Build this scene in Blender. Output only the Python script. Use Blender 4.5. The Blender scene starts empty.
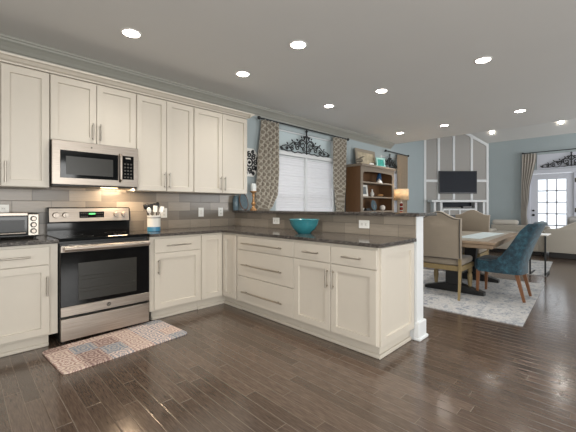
import bpy, bmesh, math, random
from mathutils import Vector, Matrix
random.seed(7)
C = bpy.context.scene.collection
PI = math.pi
SC = bpy.context.scene

# ------------------------------------------------------------------ camera
cd = bpy.data.cameras.new('camera'); cam = bpy.data.objects.new('camera', cd); C.objects.link(cam)
cam.location = (-2.274, -4.03, 1.201); cam.rotation_euler = (PI/2, 0, -PI/4)
cd.sensor_width = 36; cd.lens = 330.4/576*36
cd.shift_x = -1.6/576; cd.shift_y = -9.95/576; cd.clip_start = .05
SC.camera = cam
# ------------------------------------------------------------------ exposure and world
SC.view_settings.view_transform = 'Standard'; SC.view_settings.look = 'None'
SC.view_settings.gamma = 1; SC.view_settings.exposure = 0.27; SC.view_settings.use_curve_mapping = False
w = bpy.data.worlds.new('sky'); SC.world = w; w.use_nodes = True
w.node_tree.nodes['Background'].inputs[0].default_value = (.93, .97, 1, 1)
w.node_tree.nodes['Background'].inputs[1].default_value = 1.35
# ------------------------------------------------------------------ large area lights: fill added out of view, at invented wall openings
def area(name, loc, rot, sx, sy, power, col=(1, 1, 1)):
    l = bpy.data.lights.new(name, 'AREA'); l.shape = 'RECTANGLE'; l.size = sx; l.size_y = sy
    l.energy = power; l.color = col
    o = bpy.data.objects.new(name, l); o.location = loc; o.rotation_euler = rot; C.objects.link(o); return o
area('fill_south_kitchen', (-1.6, -7.9, 1.5), (PI/2+.05, 0, 0), 3.4, 1.9, 130, (1, .99, .96))  # added soft fill towards the kitchen, no known source there
area('fill_south_living', (5.6, -7.9, 1.5), (PI/2+.35, 0, 0), 3.4, 1.9, 130, (.98, .99, 1))  # added fill, tilted up to brighten the ceiling
area('fill_west', (-4.4, -4.6, 1.5), (PI/2+.1, 0, -PI/2), 3.0, 1.9, 70, (1, .99, .96))  # added side fill, out of view
CAN_POWER = 34

# ------------------------------------------------------------------ node helpers
class NT:
    def __init__(s, name):
        s.m = bpy.data.materials.new(name); s.m.use_nodes = True
        s.t = s.m.node_tree; s.b = s.t.nodes['Principled BSDF']; s.tc = None
    def new(s, k): return s.t.nodes.new(k)
    def link(s, a, b): s.t.links.new(a, b)
    def coord(s):
        if not s.tc: s.tc = s.new('ShaderNodeTexCoord')
        return s.tc.outputs['Object']
    def xyz(s, v=None):
        n = s.new('ShaderNodeSeparateXYZ'); s.link(v or s.coord(), n.inputs[0]); return n.outputs
    def comb(s, x, y, z=0):
        n = s.new('ShaderNodeCombineXYZ')
        for i, a in enumerate((x, y, z)): s.put(a, n.inputs[i])
        return n.outputs[0]
    def put(s, a, inp):
        if isinstance(a, (int, float, tuple)): inp.default_value = a
        else: s.link(a, inp)
    def math(s, op, a, b=0, c=0):
        n = s.new('ShaderNodeMath'); n.operation = op
        s.put(a, n.inputs[0]); s.put(b, n.inputs[1]); s.put(c, n.inputs[2]); return n.outputs[0]
    def white(s, v):
        n = s.new('ShaderNodeTexWhiteNoise'); s.link(v, n.inputs['Vector']); return n.outputs['Value']
    def noise(s, scale, v=None, detail=3, stretch=None, rough=.55):
        v = v or s.coord()
        if stretch:
            m = s.new('ShaderNodeMapping'); m.inputs['Scale'].default_value = stretch; s.link(v, m.inputs[0]); v = m.outputs[0]
        n = s.new('ShaderNodeTexNoise'); n.inputs['Scale'].default_value = scale; n.inputs['Detail'].default_value = detail
        n.inputs['Roughness'].default_value = rough; s.link(v, n.inputs['Vector']); return n.outputs['Fac']
    def ramp(s, f, stops, interp='LINEAR'):
        n = s.new('ShaderNodeValToRGB'); n.color_ramp.interpolation = interp
        e = n.color_ramp.elements
        while len(e) < len(stops): e.new(.5)
        for k, (p, c) in zip(e, stops): k.position = p; k.color = (*c, 1)
        s.put(f, n.inputs[0]); return n.outputs[0]
    def mix(s, f, a, b, mode='MIX'):
        n = s.new('ShaderNodeMix'); n.data_type = 'RGBA'; n.blend_type = mode
        s.put(f, n.inputs[0])
        for v, i in ((a, 6), (b, 7)):
            if isinstance(v, tuple): n.inputs[i].default_value = (*v[:3], 1)
            else: s.link(v, n.inputs[i])
        return n.outputs[2]
    def bump(s, h, strength=.2, dist=.01):
        n = s.new('ShaderNodeBump'); n.inputs['Strength'].default_value = strength; n.inputs['Distance'].default_value = dist
        s.link(h, n.inputs['Height']); s.link(n.outputs[0], s.b.inputs['Normal'])
    def col(s, c):
        if isinstance(c, tuple): s.b.inputs['Base Color'].default_value = (*c[:3], 1)
        else: s.link(c, s.b.inputs['Base Color'])
    def rough(s, r): s.put(r, s.b.inputs['Roughness'])
def lin(h):
    h = h.lstrip('#'); r = []
    for i in (0, 2, 4):
        c = int(h[i:i+2], 16)/255; r.append(c/12.92 if c <= .04045 else ((c+.055)/1.055)**2.4)
    return tuple(r)
def simple(name, hexc, rough=.5, metal=0, var=.06, scale=18, bump=0, stretch=None, sheen=0, coat=0):
    n = NT(name); c = lin(hexc)
    f = n.noise(scale, stretch=stretch)
    n.col(n.mix(f, tuple(x*(1-var) for x in c), tuple(min(1, x*(1+var)) for x in c)))
    n.rough(rough); n.b.inputs['Metallic'].default_value = metal
    if bump: n.bump(f, bump, .004)
    if sheen: n.b.inputs['Sheen Weight'].default_value = sheen
    if coat: n.b.inputs['Coat Weight'].default_value = coat
    return n.m
def emis(name, hexc, st):
    n = NT(name); n.col(lin(hexc)); n.b.inputs['Emission Color'].default_value = (*lin(hexc), 1)
    n.b.inputs['Emission Strength'].default_value = st; return n.m

M = {}
M['cab'] = simple('cabinet_paint', '#c8c0b3', .38, var=.02)
M['cab_in'] = simple('cabinet_gap', '#4b4438', .8)
M['trim'] = simple('white_trim_paint', '#d9dbdc', .4, var=.02)
M['wall'] = simple('pale_blue_wall_paint', '#a7b2b5', .75, var=.03, scale=3)
M['wallfar'] = M['wall']
M['wallk'] = simple('warm_grey_wall_paint', '#b9b6ae', .75, var=.03, scale=3)
M['ceil'] = simple('ceiling_paint', '#d8d7d4', .85, var=.02, scale=2)
M['crown'] = simple('crown_paint', '#9b9a92', .5, var=.02)
M['taupe'] = simple('taupe_panel_paint', '#a3a09c', .7, var=.03, stretch=(30, 30, .5))
M['nickel'] = simple('brushed_nickel', '#b0a99f', .38, 1)
M['iron'] = simple('dark_iron', '#2a2c2d', .5, .3)
M['black'] = simple('black_plastic', '#131313', .35)
M['gloss'] = simple('black_glass', '#0b0b0c', .07); M['gloss'].node_tree.nodes['Principled BSDF'].inputs['Specular IOR Level'].default_value = .35
M['white'] = simple('white_plastic', '#e6e5e0', .35, var=.01)
M['paper'] = simple('white_ceramic', '#dad8d2', .3, var=.02)
M['blueband'] = simple('blue_glaze', '#3f7c9c', .3)
M['teal'] = simple('teal_glaze', '#37818a', .18, var=.12, coat=.6)
M['brass'] = simple('warm_wood_gold', '#a97f52', .35, .3)
M['cream'] = simple('cream_upholstery', '#b9b2a6', .9, var=.05, scale=60, bump=.1, sheen=.2)
M['pillow'] = simple('cream_pillow', '#d0c9bf', .9, var=.05, scale=40, sheen=.2)
M['chairfab'] = simple('oatmeal_linen', '#8a7f70', .9, var=.1, scale=140, bump=.1, sheen=.2)
M['chairwood'] = simple('washed_oak', '#85734f', .55, var=.18, scale=14, stretch=(6, 6, 1))
M['legwood'] = simple('walnut_leg', '#734a2c', .4, var=.15, scale=20, stretch=(6, 6, 1))
M['tablewood'] = simple('table_edge_wood', '#84705a', .45, var=.2, scale=10, stretch=(1, 8, 8))
M['tabletop'] = simple('washed_tabletop', '#a19a8e', .3, var=.12, scale=8, stretch=(1, 10, 1))
M['hutchfront'] = simple('weathered_greige_wood', '#84786a', .55, var=.2, scale=16, stretch=(4, 4, 1))
M['hutch'] = simple('brown_wood', '#67492f', .45, var=.25, scale=12, stretch=(5, 5, .7))
M['darkshoe'] = simple('dark_base_wood', '#1d1a18', .5)
M['screen'] = simple('tv_screen', '#1b1f28', .5, var=.02); M['screen'].node_tree.nodes['Principled BSDF'].inputs['Specular IOR Level'].default_value = .2
M['glassdk'] = simple('oven_window_glass', '#272520', .3)
M['rack'] = simple('oven_rack_line', '#4a4742', .4, .6)
M['red'] = simple('red_glass', '#7f2a22', .25)
M['candle'] = simple('candle_wax', '#d9dedd', .6)
M['bluepot'] = simple('blue_and_white_glaze', '#5d717b', .25, var=.5, scale=25)
M['bluedk'] = simple('blue_glass', '#2d4f74', .2, var=.3, scale=20)
M['bluechair_foot'] = M['legwood']
M['display'] = emis('green_display', '#4fbf6a', 1.2)
M['bulb'] = emis('can_light_lens', '#fff6ea', 26)

def steel():
    n = NT('stainless_steel'); f = n.noise(5, stretch=(1, 1, 60), detail=4)
    n.col(n.ramp(f, [(.2, lin('#8f867d')), (.8, lin('#bcb1a6'))])); n.b.inputs['Metallic'].default_value = 1
    n.rough(n.math('MULTIPLY_ADD', f, .14, .3)); return n.m
M['steel'] = steel()
def velvet():
    n = NT('blue_velvet'); f = n.noise(16, detail=5, rough=.75)
    n.col(n.ramp(f, [(.32, lin('#0b1e28')), (.5, lin('#183947')), (.7, lin('#33606e'))]))
    n.rough(.75); n.b.inputs['Sheen Weight'].default_value = .2; return n.m
M['velvet'] = velvet()
def planks(n, a, b, wdt, lng):
    row = n.math('FLOOR', n.math('DIVIDE', a, wdt))
    sh = n.math('MULTIPLY', n.white(n.comb(row, 3.3)), lng)
    bb = n.math('DIVIDE', n.math('ADD', b, sh), lng)
    idc = n.white(n.comb(row, n.math('FLOOR', bb)))
    fa = n.math('FRACT', n.math('DIVIDE', a, wdt)); fb = n.math('FRACT', bb)
    ea = n.math('MULTIPLY', n.math('MINIMUM', fa, n.math('SUBTRACT', 1, fa)), wdt)
    eb = n.math('MULTIPLY', n.math('MINIMUM', fb, n.math('SUBTRACT', 1, fb)), lng)
    return idc, n.math('MINIMUM', ea, eb)
def floor_mat():
    n = NT('dark_hardwood_floor'); o = n.xyz()
    idc, e = planks(n, o['X'], o['Y'], .083, .95)
    g = n.noise(14, stretch=(9, .8, 1), detail=5)
    g2 = n.noise(2.2, detail=2)
    base = n.ramp(n.math('ADD', n.math('MULTIPLY', idc, .2), n.math('MULTIPLY', g, .8)),
                  [(.2, lin('#3b3028')), (.5, lin('#57483d')), (.8, lin('#736155'))])
    base = n.mix(n.math('MULTIPLY', g2, .25), base, lin('#55473d'))
    gap = n.math('LESS_THAN', e, .0013)
    n.col(n.mix(gap, base, lin('#75685b')))
    n.rough(n.math('MULTIPLY_ADD', g, .12, .11)); n.b.inputs['IOR'].default_value = 1.75
    sc = n.noise(34, stretch=(1, .55, 1), detail=2)
    h = n.math('ADD', n.math('MULTIPLY', sc, .6), n.math('MULTIPLY', n.math('MINIMUM', n.math('MULTIPLY', e, 200), 1), 1.0))
    n.bump(h, .22, .004); return n.m
M['floor'] = floor_mat()
def tile_mat(name, axis, off, row0):
    n = NT(name); o = n.xyz(); H = .1125; L = .302
    r = n.math('DIVIDE', n.math('SUBTRACT', o['Z'], .914), H); row = n.math('FLOOR', r)
    odd = n.math('MODULO', n.math('ADD', row, 10+row0), 2)
    a = n.math('ADD', n.math('DIVIDE', n.math('SUBTRACT', o[axis], off), L), n.math('MULTIPLY', odd, .5))
    idc = n.white(n.comb(n.math('FLOOR', a), row, 1.7))
    fa = n.math('FRACT', a); fb = n.math('FRACT', r)
    e = n.math('MINIMUM', n.math('MULTIPLY', n.math('MINIMUM', fa, n.math('SUBTRACT', 1, fa)), L),
               n.math('MULTIPLY', n.math('MINIMUM', fb, n.math('SUBTRACT', 1, fb)), H))
    g = n.noise(9, stretch=(1, 1, 9) , detail=4)
    c = n.ramp(n.math('ADD', n.math('MULTIPLY', idc, .7), n.math('MULTIPLY', g, .3)),
               [(.1, lin('#655e54')), (.45, lin('#7a7166')), (.7, lin('#8b8174')), (.9, lin('#998f82'))])
    n.col(n.mix(n.math('LESS_THAN', e, .0016), c, lin('#5d5750')))
    n.rough(.28); n.bump(n.math('MINIMUM', n.math('MULTIPLY', e, 300), 1), .3, .002); return n.m
M['tile_x'] = tile_mat('stone_tile_wall', 'X', -1.926, 0)
M['tile_y'] = tile_mat('stone_tile_bar', 'Y', -2.125, 1)
def granite():
    n = NT('speckled_granite'); f = n.noise(48, detail=6, rough=.85); g = n.noise(22, detail=3)
    c = n.ramp(f, [(.40, lin('#1a1817')), (.49, lin('#45403c')), (.57, lin('#6a645f')), (.68, lin('#a09a95'))])
    n.col(n.mix(n.math('MULTIPLY', g, .5), c, lin('#3d3835'))); n.rough(.12); return n.m
M['granite'] = granite()
def rug_mat():
    n = NT('faded_rug'); f = n.noise(5, detail=8, rough=.8); g = n.noise(24, detail=5, rough=.75)
    s = n.math('ADD', n.math('MULTIPLY', f, .5), n.math('MULTIPLY', g, .5))
    n.col(n.ramp(s, [(.38, lin('#6f747e')), (.46, lin('#9c9fa4')), (.53, lin('#c6c4c1')), (.62, lin('#a3a19d'))]))
    n.rough(.95); n.bump(g, .2, .004); return n.m
M['rug'] = rug_mat()
def mat_mat():
    n = NT('patchwork_mat'); o = n.xyz(); S = 1/.172
    a = n.math('MULTIPLY', o['X'], S); b = n.math('MULTIPLY', o['Y'], S*.95)
    ia, ib = n.math('FLOOR', a), n.math('FLOOR', b)
    idc = n.white(n.comb(ia, ib, 8.3))
    fa = n.math('ABSOLUTE', n.math('SUBTRACT', n.math('FRACT', a), .5)); fb = n.math('ABSOLUTE', n.math('SUBTRACT', n.math('FRACT', b), .5))
    r = n.math('SQRT', n.math('ADD', n.math('MULTIPLY', fa, fa), n.math('MULTIPLY', fb, fb)))
    an = n.math('ARCTAN2', fb, fa)
    p = n.math('SINE', n.math('ADD', n.math('MULTIPLY', r, 30), n.math('MULTIPLY', n.math('SINE', n.math('MULTIPLY', an, 8)), 1.6)))
    p = n.math('GREATER_THAN', n.math('ADD', p, n.math('MULTIPLY', n.noise(40), 1.2)), .75)
    base = n.ramp(idc, [(0, lin('#d9c6b6')), (.3, lin('#dcc8bc')), (.42, lin('#838994')), (.6, lin('#dccabd')), (.78, lin('#8a6d68'))], 'CONSTANT')
    fig = n.ramp(idc, [(0, lin('#a98780')), (.3, lin('#7f828c')), (.42, lin('#c1b7ae')), (.6, lin('#a77f74')), (.78, lin('#c7b2a3'))], 'CONSTANT')
    n.col(n.mix(n.math('MULTIPLY', p, .85), base, fig)); n.rough(.7); return n.m
M['mat'] = mat_mat()
def curtain_mat(name, ax, ca, cb, kx=50, kz=34):
    n = NT(name); o = n.xyz()
    a = n.math('SINE', n.math('MULTIPLY', o[ax], kx)); b = n.math('SINE', n.math('MULTIPLY', o['Z'], kz))
    l = n.math('ABSOLUTE', n.math('ADD', a, b))
    n.col(n.mix(n.math('LESS_THAN', l, .6), lin(ca), lin(cb))); n.rough(.9)
    n.b.inputs['Sheen Weight'].default_value = .2; return n.m
M['curtain'] = curtain_mat('trellis_curtain', 'X', '#8c8377', '#bdb7aa', 130, 62)
M['curtain_door'] = simple('taupe_door_curtain', '#b0a9a0', .9, var=.3, scale=40, stretch=(1, 9, .4))
M['curtain_tan'] = simple('tan_curtain', '#9a8c7a', .9, var=.2, scale=40, stretch=(9, 1, .4))
def shade_mat(name, hexc, tr):
    n = NT(name); f = n.noise(12, stretch=(.6, .6, 6), detail=3)
    c = n.mix(f, tuple(x*.86 for x in lin(hexc)), lin(hexc)); n.col(c); n.rough(.9)
    t = n.new('ShaderNodeBsdfTranslucent'); n.link(c, t.inputs[0])
    m = n.new('ShaderNodeMixShader'); m.inputs[0].default_value = tr
    n.link(n.b.outputs[0], m.inputs[1]); n.link(t.outputs[0], m.inputs[2])
    n.link(m.outputs[0], n.t.nodes['Material Output'].inputs[0]); return n.m
M['shade'] = shade_mat('woven_white_shade', '#f0eff0', .5)
M['lampshade'] = shade_mat('warm_linen_shade', '#dccdb4', .5)
def glass():
    n = NT('window_glass'); n.b.inputs['Transmission Weight'].default_value = 1; n.rough(.0)
    n.b.inputs['IOR'].default_value = 1.05; n.col((.95, .98, 1)); return n.m
M['glass'] = glass()
M['pale'] = simple('pale_header_panel', '#c3d0d3', .7, var=.03)

# ------------------------------------------------------------------ mesh helpers
def newbm(): return bmesh.new()
def box(bm, x0, x1, y0, y1, z0, z1, b=0, seg=1):
    r = bmesh.ops.create_cube(bm, size=1)
    vs = r['verts']
    for v in vs:
        v.co = Vector(((x0+x1)/2+v.co.x*(x1-x0), (y0+y1)/2+v.co.y*(y1-y0), (z0+z1)/2+v.co.z*(z1-z0)))
    if b:
        es = list({e for v in vs for e in v.link_edges})
        bmesh.ops.bevel(bm, geom=es, offset=b, segments=seg, profile=.5, affect='EDGES')
    return bm
def tube(bm, pts, r, n=8, cap=True):
    pts = [Vector(p) for p in pts]; rs = r if isinstance(r, (list, tuple)) else [r]*len(pts)
    rings = []; prev = None
    for i, p in enumerate(pts):
        d = (pts[min(i+1, len(pts)-1)]-pts[max(i-1, 0)])
        if d.length < 1e-9: d = Vector((0, 0, 1))
        d.normalize()
        if prev is None:
            u = d.orthogonal().normalized()
        else:
            u = prev-d*prev.dot(d)
            u = u.normalized() if u.length > 1e-6 else d.orthogonal().normalized()
        prev = u; v = d.cross(u)
        rings.append([bm.verts.new(p+(u*math.cos(2*PI*k/n)+v*math.sin(2*PI*k/n))*rs[i]) for k in range(n)])
    for a, b in zip(rings, rings[1:]):
        for k in range(n): bm.faces.new((a[k], a[(k+1) % n], b[(k+1) % n], b[k]))
    if cap: bm.faces.new(rings[0][::-1]); bm.faces.new(rings[-1])
    return bm
def lathe(bm, prof, c=(0, 0, 0), n=24, closed=True):
    rings = []
    for r, z in prof:
        rings.append([bm.verts.new((c[0]+r*math.cos(2*PI*k/n), c[1]+r*math.sin(2*PI*k/n), c[2]+z)) for k in range(n)])
    for a, b in zip(rings, rings[1:]):
        for k in range(n): bm.faces.new((a[k], a[(k+1) % n], b[(k+1) % n], b[k]))
    if closed: bm.faces.new(rings[0][::-1]); bm.faces.new(rings[-1])
    return bm
def prism(bm, poly, axis, a, b, bev=0):
    """poly = 2D outline; axis 'x': (y,z), 'y': (x,z), 'z': (x,y)"""
    def P(p, t):
        return {'x': (t, p[0], p[1]), 'y': (p[0], t, p[1]), 'z': (p[0], p[1], t)}[axis]
    A = [bm.verts.new(P(p, a)) for p in poly]; B = [bm.verts.new(P(p, b)) for p in poly]
    f1 = bm.faces.new(A); f2 = bm.faces.new(B[::-1])
    fs = [f1, f2]
    n = len(poly)
    for k in range(n): fs.append(bm.faces.new((A[k], B[k], B[(k+1) % n], A[(k+1) % n])))
    bmesh.ops.recalc_face_normals(bm, faces=fs)
    if bev:
        es = list({e for f in (f1, f2) for e in f.edges})
        bmesh.ops.bevel(bm, geom=es, offset=bev, segments=2, profile=.5, affect='EDGES')
    return bm
def obj(name, bm, mat, parent=None, smooth=False, loc=None):
    me = bpy.data.meshes.new(name); bmesh.ops.recalc_face_normals(bm, faces=bm.faces[:])
    bm.to_mesh(me); bm.free()
    o = bpy.data.objects.new(name, me); C.objects.link(o)
    me.materials.append(M[mat] if isinstance(mat, str) else mat)
    if smooth:
        for p in me.polygons: p.use_smooth = True
        try: me.set_sharp_from_angle(angle=math.radians(40))
        except Exception: pass
    if parent: o.parent = parent
    if loc: o.location = loc
    return o
def thing(name, label, cat, loc=(0, 0, 0), rz=0, group=None):
    o = bpy.data.objects.new(name, None); C.objects.link(o); o.empty_display_size = .1
    o.location = loc; o.rotation_euler = (0, 0, rz); o['label'] = label; o['category'] = cat
    if group: o['group'] = group
    return o
def tag(o, label, cat, group=None, kind=None):
    o['label'] = label; o['category'] = cat
    if group: o['group'] = group
    if kind: o['kind'] = kind
    return o
def struct(name, bm, mat, label=None, cat=None, smooth=False):
    o = obj(name, bm, mat, smooth=smooth); o['kind'] = 'structure'
    o['label'] = label or name.replace('_', ' '); o['category'] = cat or name.split('_')[0]
    return o
def B(*a, **k): return box(newbm(), *a, **k)

# ------------------------------------------------------------------ structure
XW, XE, YS, H = -4.5, 8.6, -8.0, 2.74
CE = 5.32    # flat ceiling ends here
struct('floor', B(XW-.1, XE+.1, YS-.1, .2, -.1, 0), 'floor', 'dark brown hand scraped hardwood plank floor', 'floor')
struct('ceiling', B(XW, CE, YS, .0, H, H+.1), 'ceil', 'flat grey ceiling over kitchen and dining room', 'ceiling')
def vz(x):
    return 3.0+.79*(min(x-CE, XE-x) if True else 0)
bm = newbm(); xm = (CE+XE)/2
prism(bm, [(CE-.1, 3.0), (xm, vz(xm)), (XE+.1, 2.95), (XE+.1, 3.05), (xm, vz(xm)+.1), (CE-.1, 3.1)], 'y', YS, .1)
struct('ceiling_vault', bm, 'ceil', 'sloped vaulted ceiling over the living room', 'ceiling')
struct('wall_header', B(CE, CE+.08, YS, 0, H, 3.05), 'ceil', 'short drop wall between flat and vaulted ceilings', 'wall')
# north wall (stove / window wall) with openings
def wall_with_holes(bm, a0, a1, z0, z1, holes, mk):
    """holes: list (x0,x1,zlo,zhi) sorted; mk(bm,xa,xb,za,zb)"""
    x = a0
    for (h0, h1, zl, zh) in holes:
        if h0 > x: mk(bm, x, h0, z0, z1)
        if zl > z0: mk(bm, h0, h1, z0, zl)
        if zh < z1: mk(bm, h0, h1, zh, z1)
        x = h1
    if x < a1: mk(bm, x, a1, z0, z1)
bm = newbm()
WN = (1.43, 3.02, .75, 2.5)
WN2 = (4.85, 5.75, .75, 2.42)
wall_with_holes(bm, .62, CE+.08, 0, 2.95, [WN, (WN2[0], CE+.08, WN2[2], WN2[3])], lambda b, xa, xb, za, zb: box(b, xa, xb, 0, .15, za, zb))
wall_with_holes(bm, CE+.08, XE+.1, 0, 4.4, [(CE+.08, WN2[1], WN2[2], WN2[3])], lambda b, xa, xb, za, zb: box(b, xa, xb, 0, .15, za, zb))
struct('wall_north', bm, 'wall', 'pale blue wall with the dining windows', 'wall')
struct('wall_kitchen', B(XW-.1, .62, 0, .15, 0, 2.95), 'wallk', 'kitchen wall behind the cabinets and range', 'wall')
# east wall with door opening
DY0, DY1 = -3.22, -2.29        # left leaf opening
bm = newbm()
wall_with_holes(bm, YS, .1, 0, 3.05, [(-5.0, DY1, 0, 2.09)], lambda b, ya, yb, za, zb: box(b, XE, XE+.15, ya, yb, za, zb))
struct('wall_east', bm, 'wall', 'pale blue wall with the french door', 'wall')
bm = newbm()
wall_with_holes(bm, XW-.1, XE+.1, 0, 4.4, [(-3.3, .1, .55, 2.45), (3.9, 7.3, .55, 2.45)], lambda b, xa, xb, za, zb: box(b, xa, xb, YS-.15, YS, za, zb))  # both openings are invented, to go with the south fill lights
struct('wall_south', bm, 'wall', 'rear wall behind the camera with openings added for fill light', 'wall')
bm = newbm()
wall_with_holes(bm, YS, 0, 0, 2.95, [(-6.1, -3.1, .55, 2.45)], lambda b, ya, yb, za, zb: box(b, XW-.15, XW, ya, yb, za, zb))  # invented opening in front of which the west fill stands
struct('wall_west', bm, 'wallk', 'left side wall with an opening added for fill light', 'wall')

# diagonal fireplace wall: from (7.28,0) to (8.6,-1.32); local frame: u along (1,-1)/sqrt2, front facing (-1,-1)/sqrt2
DG = Vector((7.28, 0, 0)); UD = Vector((1, -1, 0)).normalized(); ND = Vector((-1, -1, 0)).normalized(); DW = 1.8668
def dg(bm_fn):  # build in local frame x=u, y = depth (negative = toward room), z
    bm = bm_fn(newbm()) if callable(bm_fn) else bm_fn
    mt = Matrix(((UD.x, -ND.x, 0, DG.x), (UD.y, -ND.y, 0, DG.y), (0, 0, 1, 0), (0, 0, 0, 1)))
    bmesh.ops.transform(bm, matrix=mt, verts=bm.verts[:]); return bm
def vtop(u): return vz(7.28+u*.70711)
us = [0, DW*.5, DW]
bm = newbm(); prism(bm, [(0, 0), (DW, 0)]+[(u, vtop(u)+.05) for u in us[::-1]], 'y', 0, .12)
struct('wall_fireplace', dg(bm), 'taupe', 'taupe panelled corner wall behind the television', 'wall')
uu = lambda px: (px-424)/64*DW
bat = newbm()
for px in (424.9, 438.5, 453.5, 471.3, 487):
    u = uu(px); box(bat, u-.033, u+.033, -.022, 0, 0, vtop(u)-.0)
for a, b in zip((424.9, 438.5, 453.5, 471.3), (438.5, 453.5, 471.3, 487)):
    box(bat, uu(a)+.033, uu(b)-.033, -.02, 0, 1.9, 1.97)
sl = newbm(); prism(bat, [(0, vtop(0)-.0), (0, vtop(0)-.09), (DW, vtop(DW)-.09), (DW, vtop(DW))], 'y', -.024, 0)
sl.free()
struct('trim_batten', dg(bat), 'trim', 'white board and batten strips on the taupe corner wall', 'trim')

# crown moulding along north wall
def crown_prof(d=.12, h=.13, z=H):
    return [(0, z), (0, z-h), (-.012, z-h), (-.016, z-h+.022), (-.03, z-h+.03), (-.05, z-h+.055), (-.078, z-.05), (-d+.018, z-.034), (-d+.012, z-.02), (-d, z-.016), (-d, z)]
bm = newbm(); prism(bm, crown_prof(), 'x', XW, 5.3)
struct('trim_crown', bm, 'crown', 'crown moulding along the kitchen ceiling', 'trim')
# base boards
struct('baseboard_north', B(.75, 7.28, -.015, 0, 0, .13, b=.003), 'trim')
struct('baseboard_east', B(XE-.015, XE, -2.2, -1.33, 0, .13, b=.003), 'trim')

# half wall of the peninsula, tile and post trim
struct('wall_bar', B(.611, .745, -2.75, -.001, 0, 1.108), 'trim', 'white half wall carrying the raised bar', 'wall')
bm = B(.597, .76, -2.765, -.03, 0, .135, b=.004); box(bm, .59, .775, -2.78, -2.0, 0, .03, b=.004)
bmesh.ops.translate(bm, verts=bm.verts[:], vec=(0, 0, 0))
struct('baseboard_bar', B(.605, .765, -2.772, -2.72, 0, .165, b=.006), 'trim', 'tall white base block at the end of the half wall', 'baseboard')
bm.free()
struct('baseboard_bar_shoe', B(.597, .779, -2.786, -2.722, 0, .03, b=.008), 'trim', 'white shoe moulding round the end of the half wall', 'baseboard')
struct('baseboard_bar_side', B(.745, .76, -2.70, -.02, 0, .13, b=.003), 'trim', 'white baseboard along the dining side of half wall', 'baseboard')
struct('trim_backsplash_bar', B(.600, .611, -2.742, -.012, .914, 1.108), 'tile_y', 'grey stone tile on the raised bar face', 'trim')
struct('trim_backsplash_wall', B(XW, .600, -.011, 0, .914, 1.42), 'tile_x', 'grey stone tile backsplash behind the range', 'trim')

# ------------------------------------------------------------------ kitchen cabinets
DG_W = .057
def shaker(x0, x1, z0, z1, y=-.02, t=.02, w=DG_W):
    """door slab, front at y-... ; occupies y in [y-t+..]: front face at y, back at y+t"""
    bm = newbm()
    f = lambda x, z, yy: bm.verts.new((x, yy, z))
    d = .016; s = .003; c = .0025
    loops = []
    for ins, yy in ((0, y+t), (0, y+c), (c, y), (w, y), (w+s, y+d)):
        loops.append([f(x0+ins, z0+ins, yy), f(x1-ins, z0+ins, yy), f(x1-ins, z1-ins, yy), f(x0+ins, z1-ins, yy)])
    bm.faces.new(loops[0][::-1]); bm.faces.new(loops[-1])
    for a, b in zip(loops, loops[1:]):
        for k in range(4): bm.faces.new((a[k], a[(k+1) % 4], b[(k+1) % 4], b[k]))
    return bm
def bar_handle(parent, x0, x1, z0, z1, y, r=.0072, off=.032):
    bm = newbm()
    if abs(x1-x0) > abs(z1-z0):
        tube(bm, [(x0, y-off, z0), (x1, y-off, z0)], r, 10)
        e = (x1-x0)*.1
        for x in (x0+e, x1-e): tube(bm, [(x, y, z0), (x, y-off, z0)], r*.85, 8)
    else:
        tube(bm, [(x0, y-off, z0), (x0, y-off, z1)], r, 10)
        e = (z1-z0)*.12
        for z in (z0+e, z1-e): tube(bm, [(x0, y, z), (x0, y-off, z)], r*.85, 8)
    return obj('handle', bm, 'nickel', parent, smooth=True)
G = .0028
def base_cabinet(label, loc, rz, W, fronts, depth=.60, extra=None, kick_to=None):
    """local: x 0..W, carcass front at y=0, back y=depth"""
    t = thing('base_cabinet', label, 'cabinet', loc, rz)
    obj('body', B(0, W, 0, depth, .11, .883, b=.001), 'cab', t)
    k0, k1 = kick_to or (0, W)
    bm = B(k0, k1, .065, depth, 0, .11); box(bm, k0, k1, .045, .065, 0, .032, b=.006)
    obj('toe_kick', bm, 'cab', t)
    for fr in fronts:
        kind, x0, x1, z0, z1, hd = fr
        if kind == 'door':
            d = obj('door', shaker(x0+G, x1-G, z0+G, z1-G), 'cab', t)
        elif kind == 'drawer':
            d = obj('drawer', B(x0+G, x1-G, -.02, 0, z0+G, z1-G, b=.0025), 'cab', t)
        if hd: bar_handle(d, *hd, -.02)
    return t
ZT, ZM, ZB = .862, .708, .122
# left of range: carcass from x=-2.26 to -1.675 (filler at right)
base_cabinet('cream base cabinet left of the range below the toaster oven', (-2.26, -.61, 0), 0, .585,
    [('drawer', 0, .528, ZM, ZT, (.135, .395, .785, .785)), ('door', 0, .528, ZB, ZM, (.505, .505, .45, .615))], kick_to=(0, .53))
base_cabinet('cream base cabinet farthest left, out past the left edge of the view', (-2.87, -.61, 0), 0, .606,
    [('drawer', .005, .605, ZM, ZT, None), ('door', .005, .605, ZB, ZM, None)])
# right of range
base_cabinet('cream base cabinet between the range and the corner', (-.892, -.61, 0), 0, .575,
    [('drawer', .042, .571, ZM, ZT, (.165, .44, .785, .785)), ('door', .042, .571, ZB, ZM, (.082, .082, .49, .645))], kick_to=(.045, .575))
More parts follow.
